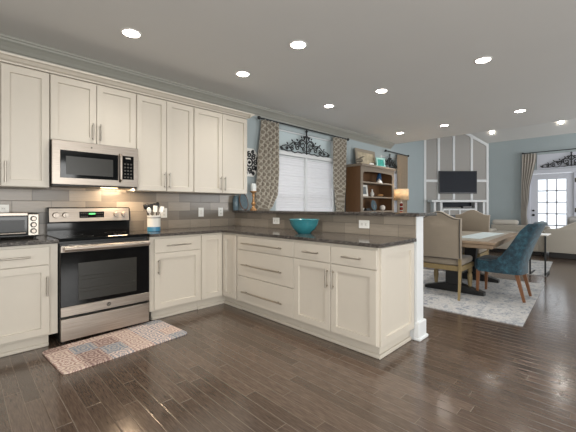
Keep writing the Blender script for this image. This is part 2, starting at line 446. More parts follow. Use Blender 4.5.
# corner cabinet (L)
t = thing('corner_cabinet', 'cream corner base cabinet with a folded pair of doors', 'cabinet', (0, 0, 0))
bm = newbm()
prism(bm, [(-.315, -.61), (0, -.61), (0, -.925), (.595, -.925), (.595, -.012), (-.315, -.012)], 'z', .11, .883)
obj('body', bm, 'cab', t)
bm = newbm(); prism(bm, [(-.315, -.545), (.065, -.545), (.065, -.925), (.595, -.925), (.595, -.02), (-.315, -.02)], 'z', 0, .11)
prism(bm, [(-.315, -.565), (.045, -.565), (.045, -.925), (.065, -.925), (.065, -.545), (-.315, -.545)], 'z', 0, .032)
obj('toe_kick', bm, 'cab', t)
bm = shaker(-.298, -.022, ZB, ZT); bmesh.ops.translate(bm, verts=bm.verts[:], vec=(0, -.61, 0)); obj('door', bm, 'cab', t)
bm = shaker(.634, .9, ZB, ZT)
bmesh.ops.rotate(bm, verts=bm.verts[:], cent=(0, 0, 0), matrix=Matrix.Rotation(-PI/2, 3, 'Z')); obj('door', bm, 'cab', t)
# peninsula cabinets: local x -> world -y, front faces -x
rz = -PI/2
base_cabinet('cream drawer cabinet with three wide drawers in the peninsula', (0, -.925, 0), rz, .907,
    [('drawer', 0, .907, ZM, ZT, (.114, .762, .785, .785)), ('drawer', 0, .907, .412, ZM, (.114, .762, .547, .547)),
     ('drawer', 0, .907, ZB, .412, (.114, .762, .243, .243))], depth=.595)
t = base_cabinet('cream two door cabinet under two small drawers, ending the peninsula', (0, -1.832, 0), rz, .883,
    [('drawer', 0, .44, ZM, ZT, (.135, .315, .785, .785)), ('drawer', .44, .883, ZM, ZT, (.575, .755, .785, .785)),
     ('door', 0, .44, ZB, ZM, (.408, .408, .497, .66)), ('door', .44, .883, ZB, ZM, (.473, .473, .497, .66))], depth=.595, kick_to=(0, .86))
bm = shaker(.02, .593, .112, .875, y=-.02, w=.062)
# panel faces world -y ; parent local: world (x,y) -> local ( -(y+1.832), x )
mt = Matrix(((0, -1, 0, .883), (1, 0, 0, 0), (0, 0, 1, 0), (0, 0, 0, 1)))
bmesh.ops.transform(bm, matrix=mt, verts=bm.verts[:])
obj('end_panel', bm, 'cab', t)
bm = newbm(); box(bm, .86, .878, .045, .595, 0, .032, b=.006); obj('shoe_moulding', bm, 'cab', t)

# worktops
def slab(poly, z0, z1, bev=.004):
    return prism(newbm(), poly, 'z', z0, z1, bev)
tag(obj('worktop', slab([(-2.95, -.648), (-1.672, -.648), (-1.672, -.012), (-2.95, -.012)], .884, .914), 'granite'),
    'dark speckled granite worktop left of the range', 'worktop')
tag(obj('worktop', slab([(-.898, -.648), (-.038, -.648), (-.038, -2.752), (.598, -2.752), (.598, -.012), (-.898, -.012)], .884, .914), 'granite'),
    'dark speckled granite worktop turning the corner onto the peninsula', 'worktop')
tag(obj('bar_top', slab([(.56, -2.79), (.96, -2.79), (.96, -.002), (.56, -.002)], 1.1085, 1.139), 'granite'),
    'raised granite bar top on the half wall', 'bar top')

# wall cabinets
def wall_cabinet(label, x0, x1, z0, doors, z1=2.405):
    t = thing('wall_cabinet', label, 'cabinet', (x0, -.33, 0))
    W = x1-x0
    obj('body', B(.001, W-.001, 0, .328, z0, z1+.012, b=.001), 'cab', t)
    for a, b, hx in doors:
        d = obj('door', shaker(a-x0+G, b-x0-G, z0+.004, z1), 'cab', t)
        if hx is not None:
            bar_handle(d, hx-x0, hx-x0, z0+.035, z0+.215 if z0 < 1.5 else z0+.2, -.02)
    return t
wall_cabinet('cream wall cabinet left of the microwave', -2.37, -1.69, 1.368, [(-2.37, -2.028, None), (-2.028, -1.69, -1.998)])
wall_cabinet('short cream wall cabinet above the microwave', -1.688, -.925, 1.812, [(-1.686, -1.307, -1.343), (-1.307, -.927, -1.277)])
wall_cabinet('tall cream wall cabinet right beside the microwave', -.923, -.247, 1.368, [(-.921, -.589, -.617), (-.589, -.249, -.56)])
wall_cabinet('tall cream wall cabinet nearest the dining window', -.245, .575, 1.368, [(-.243, .164, .132), (.164, .573, .196)])
bm = newbm()
prof = [(0, 2.42), (-.35, 2.42), (-.354, 2.432), (-.375, 2.44), (-.4, 2.462), (-.418, 2.466), (-.42, 2.482), (0, 2.482)]
prism(bm, prof, 'x', -2.43, .575)
pr2 = [(.575, 2.42), (.579, 2.432), (.60, 2.44), (.625, 2.462), (.643, 2.466), (.645, 2.482), (.575, 2.482)]
prism(bm, pr2, 'y', -.42, -.002)
tag(obj('cabinet_crown', bm, 'cab'), 'cream crown strip running along the tops of the wall cabinets', 'moulding')
# ------------------------------------------------------------------ text helper
def text_mesh(body, size, mat, parent, loc, rot, name='lettering', ext=.0006):
    cu = bpy.data.curves.new(name, 'FONT'); cu.body = body; cu.size = size; cu.extrude = ext
    cu.align_x = 'CENTER'; cu.align_y = 'CENTER'
    tmp = bpy.data.objects.new(name, cu)
    me = bpy.data.meshes.new_from_object(tmp); bpy.data.objects.remove(tmp); bpy.data.curves.remove(cu)
    o = bpy.data.objects.new(name, me); C.objects.link(o); me.materials.clear(); me.materials.append(M[mat])
    o.parent = parent; o.location = loc; o.rotation_euler = rot; return o
# ------------------------------------------------------------------ range
t = thing('range', 'stainless steel electric range with black glass door and cooktop', 'stove', (-1.29, 0, 0))
w2 = .38
obj('body', B(-w2+.002, w2-.002, -.62, -.03, .03, .895, b=.003), 'black', t)
for x in (-.33, .33):
    for y in (-.55, -.1): bm = newbm(); tube(bm, [(x, y, 0), (x, y, .03)], .018, 10); obj('foot', bm, 'black', t)
c = obj('cooktop', B(-w2, w2, -.655, -.06, .896, .922, b=.005, seg=2), 'gloss', t)
for x, y, r in ((-.19, -.5, .105), (.19, -.5, .09), (-.19, -.24, .08), (.19, -.24, .1)):
    bm = newbm(); n = 40
    for k in range(n):
        a, b = 2*PI*k/n, 2*PI*(k+1)/n
        bm.faces.new([bm.verts.new((x+rr*math.cos(q), y+rr*math.sin(q), .9226)) for rr, q in ((r, a), (r, b), (r-.004, b), (r-.004, a))])
    obj('burner_ring', bm, 'rack', c)
bp = newbm(); prism(bp, [(-.02, .915), (-.10, .915), (-.10, 1.03), (-.125, 1.045), (-.105, 1.175), (-.085, 1.188), (-.02, 1.188)], 'x', -w2, w2)
bk = obj('backguard', bp, 'gloss', t)
def tilt(z): return -.1255+(z-1.045)*(.02/.13)
bm = newbm(); prism(bm, [(tilt(1.045)-.001, 1.045), (tilt(1.178)-.001, 1.178), (tilt(1.178)+.006, 1.178), (tilt(1.045)+.006, 1.045)], 'x', -w2+.012, w2-.012)
cp = obj('control_panel', bm, 'steel', bk)
for x in (-.315, -.235, .235, .315):
    z = 1.11; bm = newbm(); tube(bm, [(x, tilt(z), z), (x, tilt(z)-.012, z), (x, tilt(z)-.028, z)], [.029, .027, .023], 20)
    box(bm, x-.004, x+.004, tilt(z)-.036, tilt(z)-.02, z-.02, z+.02, b=.001)
    obj('knob', bm, 'steel', cp, smooth=True)
bm = B(-.115, .115, tilt(1.11)-.006, tilt(1.11)+.004, 1.078, 1.142, b=.002); dp = obj('display_panel', bm, 'gloss', cp)
bm = B(-.03, .03, tilt(1.11)-.0075, tilt(1.11)-.005, 1.113, 1.128); obj('clock_display', bm, 'display', cp)
bm = newbm()
for i in range(4):
    for sx in (-1, 1):
        for j in range(2):
            x = sx*(.045+i*.018); z = 1.095+j*.028; box(bm, x-.005, x+.005, tilt(1.11)-.0078, tilt(1.11)-.006, z-.004, z+.004)
o = obj('button', bm, 'rack', cp); o['kind'] = 'stuff'
d = obj('oven_door', B(-w2+.004, w2-.004, -.662, -.622, .245, .868, b=.004), 'black', t)
obj('door_glass', B(-w2+.008, w2-.008, -.666, -.661, .335, .80, b=.001), 'gloss', d)
obj('oven_window', B(-.245, .25, -.6675, -.6655, .37, .70, b=.001), 'glassdk', d)
bm = newbm()
for z in (.44, .47, .55, .58): tube(bm, [(-.235, -.669, z), (.24, -.669, z)], .0015, 6)
obj('oven_rack', bm, 'rack', d)
obj('door_top_trim', B(-w2+.006, w2-.006, -.669, -.66, .802, .856, b=.002), 'steel', d)
lt = obj('door_bottom_trim', B(-w2+.006, w2-.006, -.669, -.66, .25, .332, b=.002), 'steel', d)
bm = newbm(); tube(bm, [(-.355, -.715, .834), (.355, -.715, .834)], .023, 14)
for x in (-.335, .335): tube(bm, [(x, -.665, .838), (x, -.715, .838)], .012, 10)
obj('oven_handle', bm, 'steel', d, smooth=True)
bm = newbm(); tube(bm, [(0, -.668, .291), (0, -.6705, .291)], .019, 28); em = obj('emblem', bm, 'rack', lt)
bm = newbm(); tube(bm, [(.016*math.cos(q), -.6712, .291+.016*math.sin(q)) for q in [k*2*PI/24 for k in range(25)]], .0009, 5)
obj('emblem_ring', bm, 'steel', em)
text_mesh('GE', .019, 'steel', em, (0, -.6708, .291), (PI/2, 0, 0), name='emblem_lettering')
obj('storage_drawer', B(-w2+.008, w2-.008, -.668, -.622, .04, .228, b=.004, seg=2), 'steel', t)

# ------------------------------------------------------------------ microwave
t = thing('microwave', 'stainless steel over-range microwave under the short cabinet', 'microwave', (-1.307, 0, 1.40))
obj('housing', B(-.378, .378, -.385, -.012, .002, .408, b=.003), 'black', t)
mf = obj('front_frame', B(-.378, .378, -.412, -.384, 0, .408, b=.004), 'steel', t)
dr = obj('door_window', B(-.315, .178, -.4155, -.411, .063, .318, b=.001), 'gloss', t)
obj('viewing_mesh', B(-.27, .13, -.4165, -.415, .095, .265), 'glassdk', dr)
bm = newbm(); tube(bm, [(.197, -.412, .055), (.197, -.443, .075), (.197, -.447, .19), (.197, -.443, .305), (.197, -.412, .325)], .0145, 12)
obj('door_handle', bm, 'steel', t, smooth=True)
cpn = obj('keypad', B(.217, .33, -.416, -.411, .075, .318, b=.001), 'gloss', t)
bm = newbm()
for i in range(3):
    for j in range(5): box(bm, .235+i*.03, .252+i*.03, -.4168, -.4155, .09+j*.034, .106+j*.034)
o = obj('button', bm, 'rack', cpn); o['kind'] = 'stuff'
obj('clock_display', B(.25, .298, -.417, -.4155, .287, .301), 'nickel', cpn)
bm = newbm(); tube(bm, [(-.06, -.4115, .365), (-.06, -.4135, .365)], .008, 20); em = obj('emblem', bm, 'rack', mf)
text_mesh('GE', .009, 'steel', em, (-.06, -.4138, .365), (PI/2, 0, 0), name='emblem_lettering', ext=.0003)
bm = B(-.37, .37, -.39, -.05, -.012, .003, b=.002); obj('vent_grille', bm, 'black', t)
lo = obj('task_light', B(.05, .2, -.34, -.28, -.0145, -.0115), emis('task_light_lens', '#ffd9a8', 6), t)
l = bpy.data.lights.new('task_lamp', 'AREA'); l.shape = 'RECTANGLE'; l.size = .22; l.size_y = .08; l.energy = 7; l.color = (1, .74, .48)
lob = bpy.data.objects.new('task_lamp', l); C.objects.link(lob); lob.location = (.30, -.27, -.02); lob.rotation_euler = (.3, 0, 0); lob.parent = t
# ------------------------------------------------------------------ counter items
t = thing('toaster_oven', 'black and silver toaster oven on the left worktop', 'toaster oven', (-2.0, -.19, .9145))
x0, x1 = -.24, .238; yf = -.125
obj('body', B(x0, x1, yf, .14, .012, .222, b=.01, seg=2), 'black', t)
obj('top_panel', B(x0, x1-.08, yf-.002, .135, .2, .228, b=.004), 'steel', t)
d = obj('door', B(x0+.005, x1-.085, yf-.014, yf-.001, .03, .195, b=.003), 'gloss', t)
obj('door_window', B(x0+.03, x1-.105, yf-.016, yf-.0135, .065, .165), 'black', d)
bm = newbm(); tube(bm, [(x0+.02, yf-.036, .05), (x1-.1, yf-.036, .05)], .007, 10)
for x in (x0+.04, x1-.12): tube(bm, [(x, yf-.012, .05), (x, yf-.036, .05)], .005, 8)
obj('handle', bm, 'steel', d, smooth=True)
cp = obj('control_panel', B(x1-.082, x1-.004, yf-.012, yf-.001, .025, .215, b=.004), 'nickel', t)
for z in (.065, .12, .175):
    bm = newbm(); tube(bm, [(x1-.043, yf-.011, z), (x1-.043, yf-.018, z)], .024, 18); k = obj('knob_ring', bm, 'black', cp, smooth=True)
    bm = newbm(); tube(bm, [(x1-.043, yf-.018, z), (x1-.043, yf-.034, z)], [.018, .015], 18); obj('knob', bm, 'steel', cp, smooth=True)
for x in (x0+.03, x1-.03):
    for y in (yf+.03, .11): bm = newbm(); tube(bm, [(x, y, 0), (x, y, .014)], .012, 10); obj('foot', bm, 'black', t)

CX, CY = -.708, -.28
t = thing('utensil_crock', 'white ceramic utensil crock with a blue base band', 'crock', (CX, CY, .9145))
bm = newbm(); lathe(bm, [(.068, .05), (.07, .052), (.071, .17), (.074, .178), (.069, .18), (.064, .172), (.062, .02), (.0, .02)], n=28, closed=False)
obj('body', bm, 'paper', t, smooth=True)
bm = newbm(); lathe(bm, [(.0, 0), (.066, 0), (.0705, .004), (.0705, .052), (.067, .052), (.067, .02), (.0, .02)], n=28, closed=False)
obj('base_band', bm, 'blueband', t, smooth=True)
bm = newbm(); lathe(bm, [(.0712, .15), (.0725, .154), (.0712, .158)], n=28, closed=False); obj('relief_band', bm, 'rack', t)
ut = [('spoon', 'black round serving spoon leaning far left in the utensil crock', 'black', -.085, .0, .25, 's'),
      ('spoon', 'white spoon leaning left in the utensil crock', 'white', -.06, -.03, .21, 's'),
      ('spatula', 'black slotted spatula upright in the utensil crock', 'black', -.02, .01, .245, 'p'),
      ('ladle', 'black ladle leaning back in the utensil crock', 'black', -.045, .05, .25, 's'),
      ('spatula', 'dark grey wide spatula right of centre in the utensil crock', 'black', .02, .015, .255, 'p'),
      ('spatula', 'white flat spatula in the middle of the utensil crock', 'white', .0, -.035, .225, 'p'),
      ('spoon', 'black long oval spoon near the right of the utensil crock', 'black', .045, .02, .27, 's'),
      ('spatula', 'white handled turner leaning far right towards the outlet', 'white', .075, -.01, .22, 'p')]
for nm, lab, mt, ex, ey, hz, kd in ut:
    t = thing(nm, lab, 'utensil', (CX, CY, .9145), group='utensils in the crock')
    b0 = Vector((ex*.25, ey*.25, .024)); e = Vector((ex, ey, hz))
    dr_ = (e-b0).normalized(); tip = e+dr_*.07
    bm = newbm(); tube(bm, [b0, e], .0045, 8); obj('handle', bm, mt, t, smooth=True)
    bm = newbm()
    if kd == 's':
        bmesh.ops.create_uvsphere(bm, u_segments=14, v_segments=8, radius=1)
        for v in bm.verts: v.co = Vector((v.co.x*.024, v.co.y*.009, v.co.z*.035))
    else:
        box(bm, -.023, .023, -.004, .004, -.036, .036, b=.003)
    q = Vector((0, 0, 1)).rotation_difference(dr_)
    bmesh.ops.rotate(bm, verts=bm.verts[:], cent=(0, 0, 0), matrix=q.to_matrix() @ Matrix.Rotation(PI/4*-.9, 3, 'Z'))
    bmesh.ops.translate(bm, verts=bm.verts[:], vec=e+dr_*.03)
    obj('head', bm, mt, t, smooth=(kd == 's'))

bm = newbm()
lathe(bm, [(.0, .0), (.07, 0), (.074, .006), (.082, .012), (.122, .05), (.148, .095), (.162, .142), (.166, .146), (.16, .147), (.14, .1), (.115, .058), (.07, .02), (0, .016)], n=40, closed=False)
tag(obj('bowl', bm, 'teal', smooth=True, loc=(.315, -1.66, .9145)), 'turquoise glazed ceramic bowl on the peninsula worktop', 'bowl')

# ------------------------------------------------------------------ outlets
def outlet(label, loc, rz, horiz=False, sw=False):
    t = thing('wall_outlet', label, 'outlet', loc, rz, None)
    w, h = (.06, .04) if horiz else (.039, .06)
    obj('cover_plate', B(-w, w, -.006, 0, -h, h, b=.002), 'white', t)
    if sw:
        obj('rocker_switch', B(-.014, .014, -.009, -.006, -.03, .03, b=.001), 'paper', t)
    else:
        for s in (-1, 1):
            q = B(-.014+s*.022, .014+s*.022, -.0085, -.006, -.015, .015, b=.002) if horiz else B(-.015, .015, -.0085, -.006, -.014+s*.022, .014+s*.022, b=.002)
            r = obj('receptacle', q, 'paper', t)
            bm = newbm(); cx = s*.022 if horiz else 0; cz = 0 if horiz else s*.022
            for k in (-1, 1):
                if horiz: box(bm, cx-.004, cx+.004, -.0092, -.0084, k*.005-.001, k*.005+.001)
                else: box(bm, cx+k*.005-.001, cx+k*.005+.001, -.0092, -.0084, cz-.004, cz+.004)
            obj('slot', bm, 'black', r)
outlet('white outlet behind the utensil crock', (-.47, -.0112, 1.115), 0)
outlet('white wall switch plate midway between crock and corner', (.045, -.0112, 1.118), 0, sw=True)
outlet('white outlet nearest the corner on the tiled wall', (.355, -.0112, 1.118), 0)
outlet('white outlet plate behind the toaster oven', (-1.985, -.0112, 1.155), 0)
outlet('white sideways outlet left of the bowl on the bar face', (.5998, -.915, 1.012), -PI/2, True)
outlet('white sideways outlet right of the bowl on the bar face', (.5998, -2.215, 1.018), -PI/2, True)

# ------------------------------------------------------------------ floor mat
def rrect(x0, x1, y0, y1, r, n=6):
    p = []
    for cx, cy, a0 in ((x1-r, y1-r, 0), (x0+r, y1-r, PI/2), (x0+r, y0+r, PI), (x1-r, y0+r, 1.5*PI)):
        for k in range(n+1): q = a0+k*PI/2/n; p.append((cx+r*math.cos(q), cy+r*math.sin(q)))
    return p
bm = newbm(); prism(bm, rrect(-.505, .505, -.285, .285, .045), 'z', .001, .013, .003)
o = tag(obj('kitchen_mat', bm, 'mat'), 'patchwork patterned anti-fatigue mat on the floor before the range', 'mat')
o.location = (-1.275, -.925, 0); o.rotation_euler = (0, 0, math.radians(4.6))

# ------------------------------------------------------------------ windows on the north wall
def window(name, x0, x1, zs, zt, ztop, label, mull):
    t = bpy.data.objects.new(name, None); C.objects.link(t); t.location = ((x0+x1)/2, 0, zs)
    t['kind'] = 'structure'; t['label'] = label; t['category'] = 'window'
    hw = (x1-x0)/2; h = zt-zs; ht = ztop-zs
    bm = newbm()
    # casing on wall face and jamb lining
    box(bm, -hw-.09, hw+.09, -.05, 0, -.03, 0, b=.004)
    box(bm, -hw, -hw+.03, 0, .12, 0, ht); box(bm, hw-.03, hw, 0, .12, 0, ht)
    box(bm, -hw+.03, hw-.03, .03, .12, ht-.02, ht)
    box(bm, -hw+.03, hw-.03, -.02, .12, h, h+.07, b=.003)
    for mx in mull: box(bm, mx-.022, mx+.022, -.012, .11, 0, h, b=.002)
    # sash rails
    box(bm, -hw+.03, hw-.03, .09, .11, 0, .05); box(bm, -hw+.03, hw-.03, .09, .11, h*.42, h*.42+.05)
    obj('window_frame', bm, 'trim', t)
    obj('pane', B(-hw+.03, hw-.03, .096, .102, .05, h), 'glass', t)
    obj('transom_panel', B(-hw+.03, hw-.03, .07, .09, h+.07, ht-.02), 'pale', t)
    return t
window('window_1', WN[0], WN[1], WN[2], 2.07, WN[3], 'wide white double window of the dining area behind the bar', [-.045])
window('window_2', WN2[0], WN2[1], WN2[2], 2.07, WN2[3], 'narrow white window beside the bookcase hutch', [])
def shade(x0, x1, z0, z1, label):
    t = thing('window_shade', label, 'window shade', ((x0+x1)/2, .04, z0), group=None)
    hw = (x1-x0)/2; n = 90; nf = 7; bm = newbm()
    for a, b in ((0, 1),):
        rows = []
        for i in range(n+1):
            z = (z1-z0)*i/n; fr = (z/((z1-z0)/nf)) % 1
            y = -.012*math.sin(fr*PI)**.6*(.6)-.002*math.sin(i*1.9)
            rows.append((z, y))
        for off in (0, .003):
            vs = [[bm.verts.new((x, y+off, z)) for x in (-hw, hw)] for z, y in rows]
            for p, q in zip(vs, vs[1:]): bm.faces.new((p[0], p[1], q[1], q[0]))
    obj('fabric', bm, 'shade', t)
    obj('head_rail', B(-hw, hw, -.02, .025, z1-z0-.03, z1-z0-.001, b=.003), 'trim', t)
    obj('bottom_rail', B(-hw, hw, -.012, .008, -.012, .006, b=.003), 'trim', t)
shade(WN[0]+.035, 2.155, .80, 2.065, 'white woven shade over the left half of the dining window')
shade(2.205, WN[1]-.035, .80, 2.065, 'white woven shade over the right half of the dining window')
shade(WN2[0]+.035, WN2[1]-.035, .80, 2.065, 'white woven shade on the narrow window behind the table lamp')

# ------------------------------------------------------------------ iron scrollwork
def spiral(cx, cz, r0, turns, a0, sgn, n=26, grow=1.0):
    p = []
    for k in range(n+1):
        f = k/n; r = r0*(1-.82*f); a = a0+sgn*f*turns*2*PI
        p.append((cx+r*math.cos(a), 0, cz+r*math.sin(a)))
    return p
def scroll(name, label, loc, rz, W, Hh):
    t = thing(name, label, 'wall decor', loc, rz, None)
    bm = newbm(); r = .0095
    tube(bm, [(0, 0, .0), (0, 0, Hh)], .012, 8)
    for z, q in ((Hh*.12, .03), (Hh*.3, .026), (Hh*.55, .03), (Hh*.72, .022), (Hh*.93, .03)):
        lathe(bm, [(0, -.014), (q*.6, -.008), (q, 0), (q*.6, .008), (0, .014)], (0, 0, z), 10, closed=False)
    obj('centre_rod', bm, 'iron', t, smooth=True)
    for s in (-1, 1):
        bm = newbm()
        L = [(.155, .36, .135, 1.5, PI*.9, -1), (.36, .22, .088, 1.4, PI*.75, -1), (.27, .42, .05, 1.2, PI, 1),
             (.56, .155, .07, 1.4, PI*.7, -1), (.76, .14, .05, 1.3, PI*.7, 1), (.93, .09, .038, 1.3, PI, 1),
             (.09, .66, .045, 1.2, 0, 1), (.46, .36, .035, 1.1, PI, 1), (.12, .2, .06, 1.3, PI*1.2, 1)]
        for cx, cz, rr, tn, a0, sg in L:
            tube(bm, [(s*x, y, z) for x, y, z in spiral(cx*W, cz*Hh, rr*W, tn, a0, sg)], r, 6)
        def arc(pts): tube(bm, [(s*x*W, 0, z*Hh) for x, z in pts], r, 6)
        arc([(0, .8), (.04, .72), (.08, .6), (.13, .55), (.2, .58), (.28, .5), (.34, .4), (.42, .4), (.5, .42), (.58, .34), (.68, .24), (.8, .24), (.9, .2), (1, .1)])
        arc([(0, .04), (.1, .06), (.2, .02), (.34, .05), (.46, .0), (.6, .05), (.72, .02), (.85, .05), (.97, .06)])
        for lx, lz in ((.2, .66), (.37, .52), (.56, .46), (.74, .32), (.98, .12), (.3, .3), (.66, .18)):
            v = lathe(newbm(), [(0, -.03), (.012, -.008), (.012, .008), (0, .03)], (0, 0, 0), 8, closed=False)
            bmesh.ops.rotate(v, verts=v.verts[:], cent=(0, 0, 0), matrix=Matrix.Rotation(s*.7, 3, 'Y'))
            bmesh.ops.translate(v, verts=v.verts[:], vec=(s*lx*W, 0, lz*Hh))
            me = bpy.data.meshes.new('tmp'); v.to_mesh(me); v.free(); bm.from_mesh(me); bpy.data.meshes.remove(me)
        obj('scroll_side', bm, 'iron', t, smooth=True)
    return t
scroll('iron_scrollwork', 'black iron scrollwork hung above the wide dining window', (2.155, -.035, 2.13), 0, .66, .44)
scroll('iron_scrollwork', 'black iron scrollwork above the narrow window beside the hutch', (5.2, -.035, 2.15), 0, .36, .33)

# ------------------------------------------------------------------ curtains
def curtain(name, label, P0, ax, zt, prof, mat, folds=5, amp=.035, grp=None):
    """prof: list (z, a0, a1) left/right edge along axis ax ('x' or 'y')"""
    t = thing(name, label, 'curtain', P0, 0, grp); bm = newbm(); n = folds*12
    prof = sorted(prof); nz = 60; z0, z1 = prof[0][0], prof[-1][0]
    def ed(z):
        for (za, a, b), (zb, c, d) in zip(prof, prof[1:]):
            if z <= zb+1e-9:
                f = (z-za)/(zb-za); f = f*f*(3-2*f); return a+(c-a)*f, b+(d-b)*f
        return prof[-1][1:]
    rows = []
    for j in range(nz+1):
        z = z0+(z1-z0)*j/nz; a, b = ed(z); row = []
        for i in range(n+1):
            f = i/n; aa = a+(b-a)*f; off = amp*math.sin(f*folds*2*PI+.4*math.sin(z*3))
            row.append(bm.verts.new((aa, off, z) if ax == 'x' else (off, aa, z)))
        rows.append(row)
    for p, q in zip(rows, rows[1:]):
        for i in range(n): bm.faces.new((p[i], p[i+1], q[i+1], q[i]))
    o = obj('fabric', bm, mat, t, smooth=True)
    sm = o.modifiers.new('thick', 'SOLIDIFY'); sm.thickness = .003
    return t
def rod(label, a, b, ax, grp=None):
    t = thing('curtain_rod', label, 'curtain rod', a, 0, grp); A = Vector((0, 0, 0)); Bv = Vector(b)-Vector(a)
    bm = newbm(); tube(bm, [A, Bv], .011, 10); obj('pole', bm, 'iron', t, smooth=True)
    d = Bv.normalized()
    for p, s in ((A, -1), (Bv, 1)):
        bm = newbm(); bmesh.ops.create_uvsphere(bm, u_segments=14, v_segments=10, radius=.028)
        bmesh.ops.translate(bm, verts=bm.verts[:], vec=p+d*s*.03); obj('finial', bm, 'iron', t, smooth=True)
    for f in (.06, .94):
        p = A+Bv*f; q = p+Vector((0, .088, 0)) if ax == 'x' else p+Vector((.088, 0, 0))
        bm = newbm(); tube(bm, [p, q], .007, 8); obj('bracket', bm, 'iron', t)
rod('black curtain rod across the wide dining window', (1.03, -.09, 2.565), (3.33, -.09, 2.565), 'x')
rod('black curtain rod over the narrow window by the hutch', (4.93, -.09, 2.52), (6.05, -.09, 2.52), 'x')
rod('black curtain rod over the french door', (8.51, -4.2, 2.62), (8.51, -2.2, 2.62), 'y')
curtain('curtain', 'trellis patterned curtain at the left of the dining window, tied back left', (0, -.09, 0), 'x', 2.6,
        [(.03, 1.0, 1.28), (.85, 1.0, 1.16), (1.1, .93, 1.14), (1.2, .93, 1.27), (1.4, .93, 1.38), (1.8, .97, 1.405), (2.55, 1.06, 1.405)], 'curtain', 5, .04)
curtain('curtain', 'trellis patterned curtain at the right of the dining window', (0, -.09, 0), 'x', 2.6,
        [(.03, 2.93, 3.2), (1.1, 3.0, 3.18), (1.3, 2.96, 3.2), (1.7, 2.9, 3.24), (2.55, 2.89, 3.28)], 'curtain', 5, .04)
curtain('curtain', 'tan curtain right of the table lamp and bookcase', (0, -.09, 0), 'x', 2.5,
        [(.03, 5.5, 5.95), (2.5, 5.5, 6.02)], 'curtain_tan', 5, .03)
curtain('curtain', 'taupe curtain left of the french door, gathered to the left', (8.51, 0, 0), 'y', 2.6,
        [(.03, -2.38, -2.16), (1.0, -2.26, -2.13), (1.5, -2.31, -2.14), (2.6, -2.47, -2.15)], 'curtain_door', 5, .03)

# ------------------------------------------------------------------ wall plaque
t = thing('wall_plaque', 'octagonal dark scroll plaque on the wall beside the curtain', 'wall decor', (.86, -.005, 1.87))
oct8 = lambda r: [(r*math.cos(PI/8+k*PI/4), r*math.sin(PI/8+k*PI/4)) for k in range(8)]
bm = newbm(); prism(bm, oct8(.235), 'y', -.012, 0, .002); obj('backing', bm, 'white', t)
bm = newbm()
for k in range(8):
    a = k*PI/4
    for (rr, ra) in ((.12, .045), (.175, .028)):
        cx, cz = rr*math.cos(a+(.39 if ra < .04 else 0)), rr*math.sin(a+(.39 if ra < .04 else 0))
        tube(bm, [(x, -.024, z) for x, _, z in spiral(cx, cz, ra, 1.3, a, 1, 18)], .011, 6)
tube(bm, [(.06*math.cos(q), -.024, .06*math.sin(q)) for q in [k*2*PI/20 for k in range(21)]], .012, 6)
lathe(bm, [(0, -.03), (.03, 0), (0, .03)], (0, -.024, 0), 10, closed=False)
obj('scroll_relief', bm, 'iron', t, smooth=True)

# ------------------------------------------------------------------ decor at the wall end of the bar
ZB_ = 1.1395
t = thing('candle_holder', 'turned gold wood candle holder on the bar beside the curtain', 'candle holder', (.80, -.2, ZB_))
bm = newbm(); lathe(bm, [(0, 0), (.052, 0), (.052, .012), (.03, .03), (.018, .06), (.03, .085), (.034, .1), (.018, .13), (.014, .19), (.024, .22), (.018, .245), (.05, .27), (.052, .282), (0, .282)], n=20, closed=False)
obj('stand', bm, 'brass', t, smooth=True)
bm = newbm(); lathe(bm, [(0, 0), (.041, 0), (.041, .105), (.038, .11), (0, .108)], (.80, -.2, ZB_+.283), 24, closed=False)
c = obj('candle', bm, 'candle', smooth=True); tag(c, 'thick pale pillar candle on the gold candle holder', 'candle')
bm = newbm(); tube(bm, [(.80, -.2, ZB_+.388), (.80, -.2, ZB_+.405)], .0015, 6); obj('wick', bm, 'black', c)
bm = newbm(); lathe(bm, [(0, -.008), (.09, -.008), (.125, .004), (.127, .008), (.09, 0), (0, 0)], (0, 0, 0), 32, closed=False)
pl_ = obj('plate', bm, 'bluepot', None, smooth=True)
tag(pl_, 'blue grey glazed plate standing on edge beside the candle holder', 'plate')
pl_.rotation_euler = (math.radians(78), 0, math.radians(17)); pl_.scale = (.8, 1, 1); pl_.location = (.69, -.105, ZB_+.126)
bm = newbm(); tube(bm, [(.125*math.cos(q), .125*math.sin(q), .007) for q in [k*2*PI/32 for k in range(33)]], .006, 6)
obj('rim', bm, 'legwood', pl_, smooth=True)['label'] = 'reddish brown rim'
bm = newbm(); lathe(bm, [(0, 0), (.034, 0), (.04, .03), (.046, .1), (.042, .17), (.03, .195), (.034, .21), (.028, .21), (.02, .19), (0, .18)], n=22, closed=False)
tag(obj('vase', bm, 'bluepot', smooth=True, loc=(.575, -.07, ZB_)), 'pale blue mottled vase against the wall at the end of the bar', 'vase')

# ------------------------------------------------------------------ hutch
t = thing('bookcase_hutch', 'weathered wood bookcase hutch with an arched opening against the window wall', 'bookcase', (4.035, 0, 0))
hw = .675; yb, yf = -.03, -.4; z0, z1 = .9, 2.0
for s in (-1, 1): obj('side_panel', B(s*hw-.015*(1+s), s*hw+.015*(1-s), yf+.02, yb, z0, z1), 'hutch', t)
obj('back_panel', B(-hw+.03, hw-.03, yb-.02, yb, z0, z1), 'hutch', t)
obj('top', B(-hw-.03, hw+.03, yf-.04, yb+.005, z1, z1+.05, b=.012, seg=2), 'hutchfront', t)
for z in (1.10, 1.40, 1.70): obj('shelf', B(-hw+.03, hw-.03, yf+.005, yb-.02, z-.03, z, b=.004), 'hutchfront', t)
ff = newbm()
pts = [(-hw, z0), (-hw+.07, z0), (-hw+.07, 1.83)]
for k in range(7): q = PI-k*PI/2/6; pts.append((-hw+.07+.09+.09*math.cos(q), 1.83+.07*math.sin(q)))
pts += [(x, 1.90+.012*math.sin((x+.5)*PI)) for x in (-.4, -.2, 0, .2, .4)]
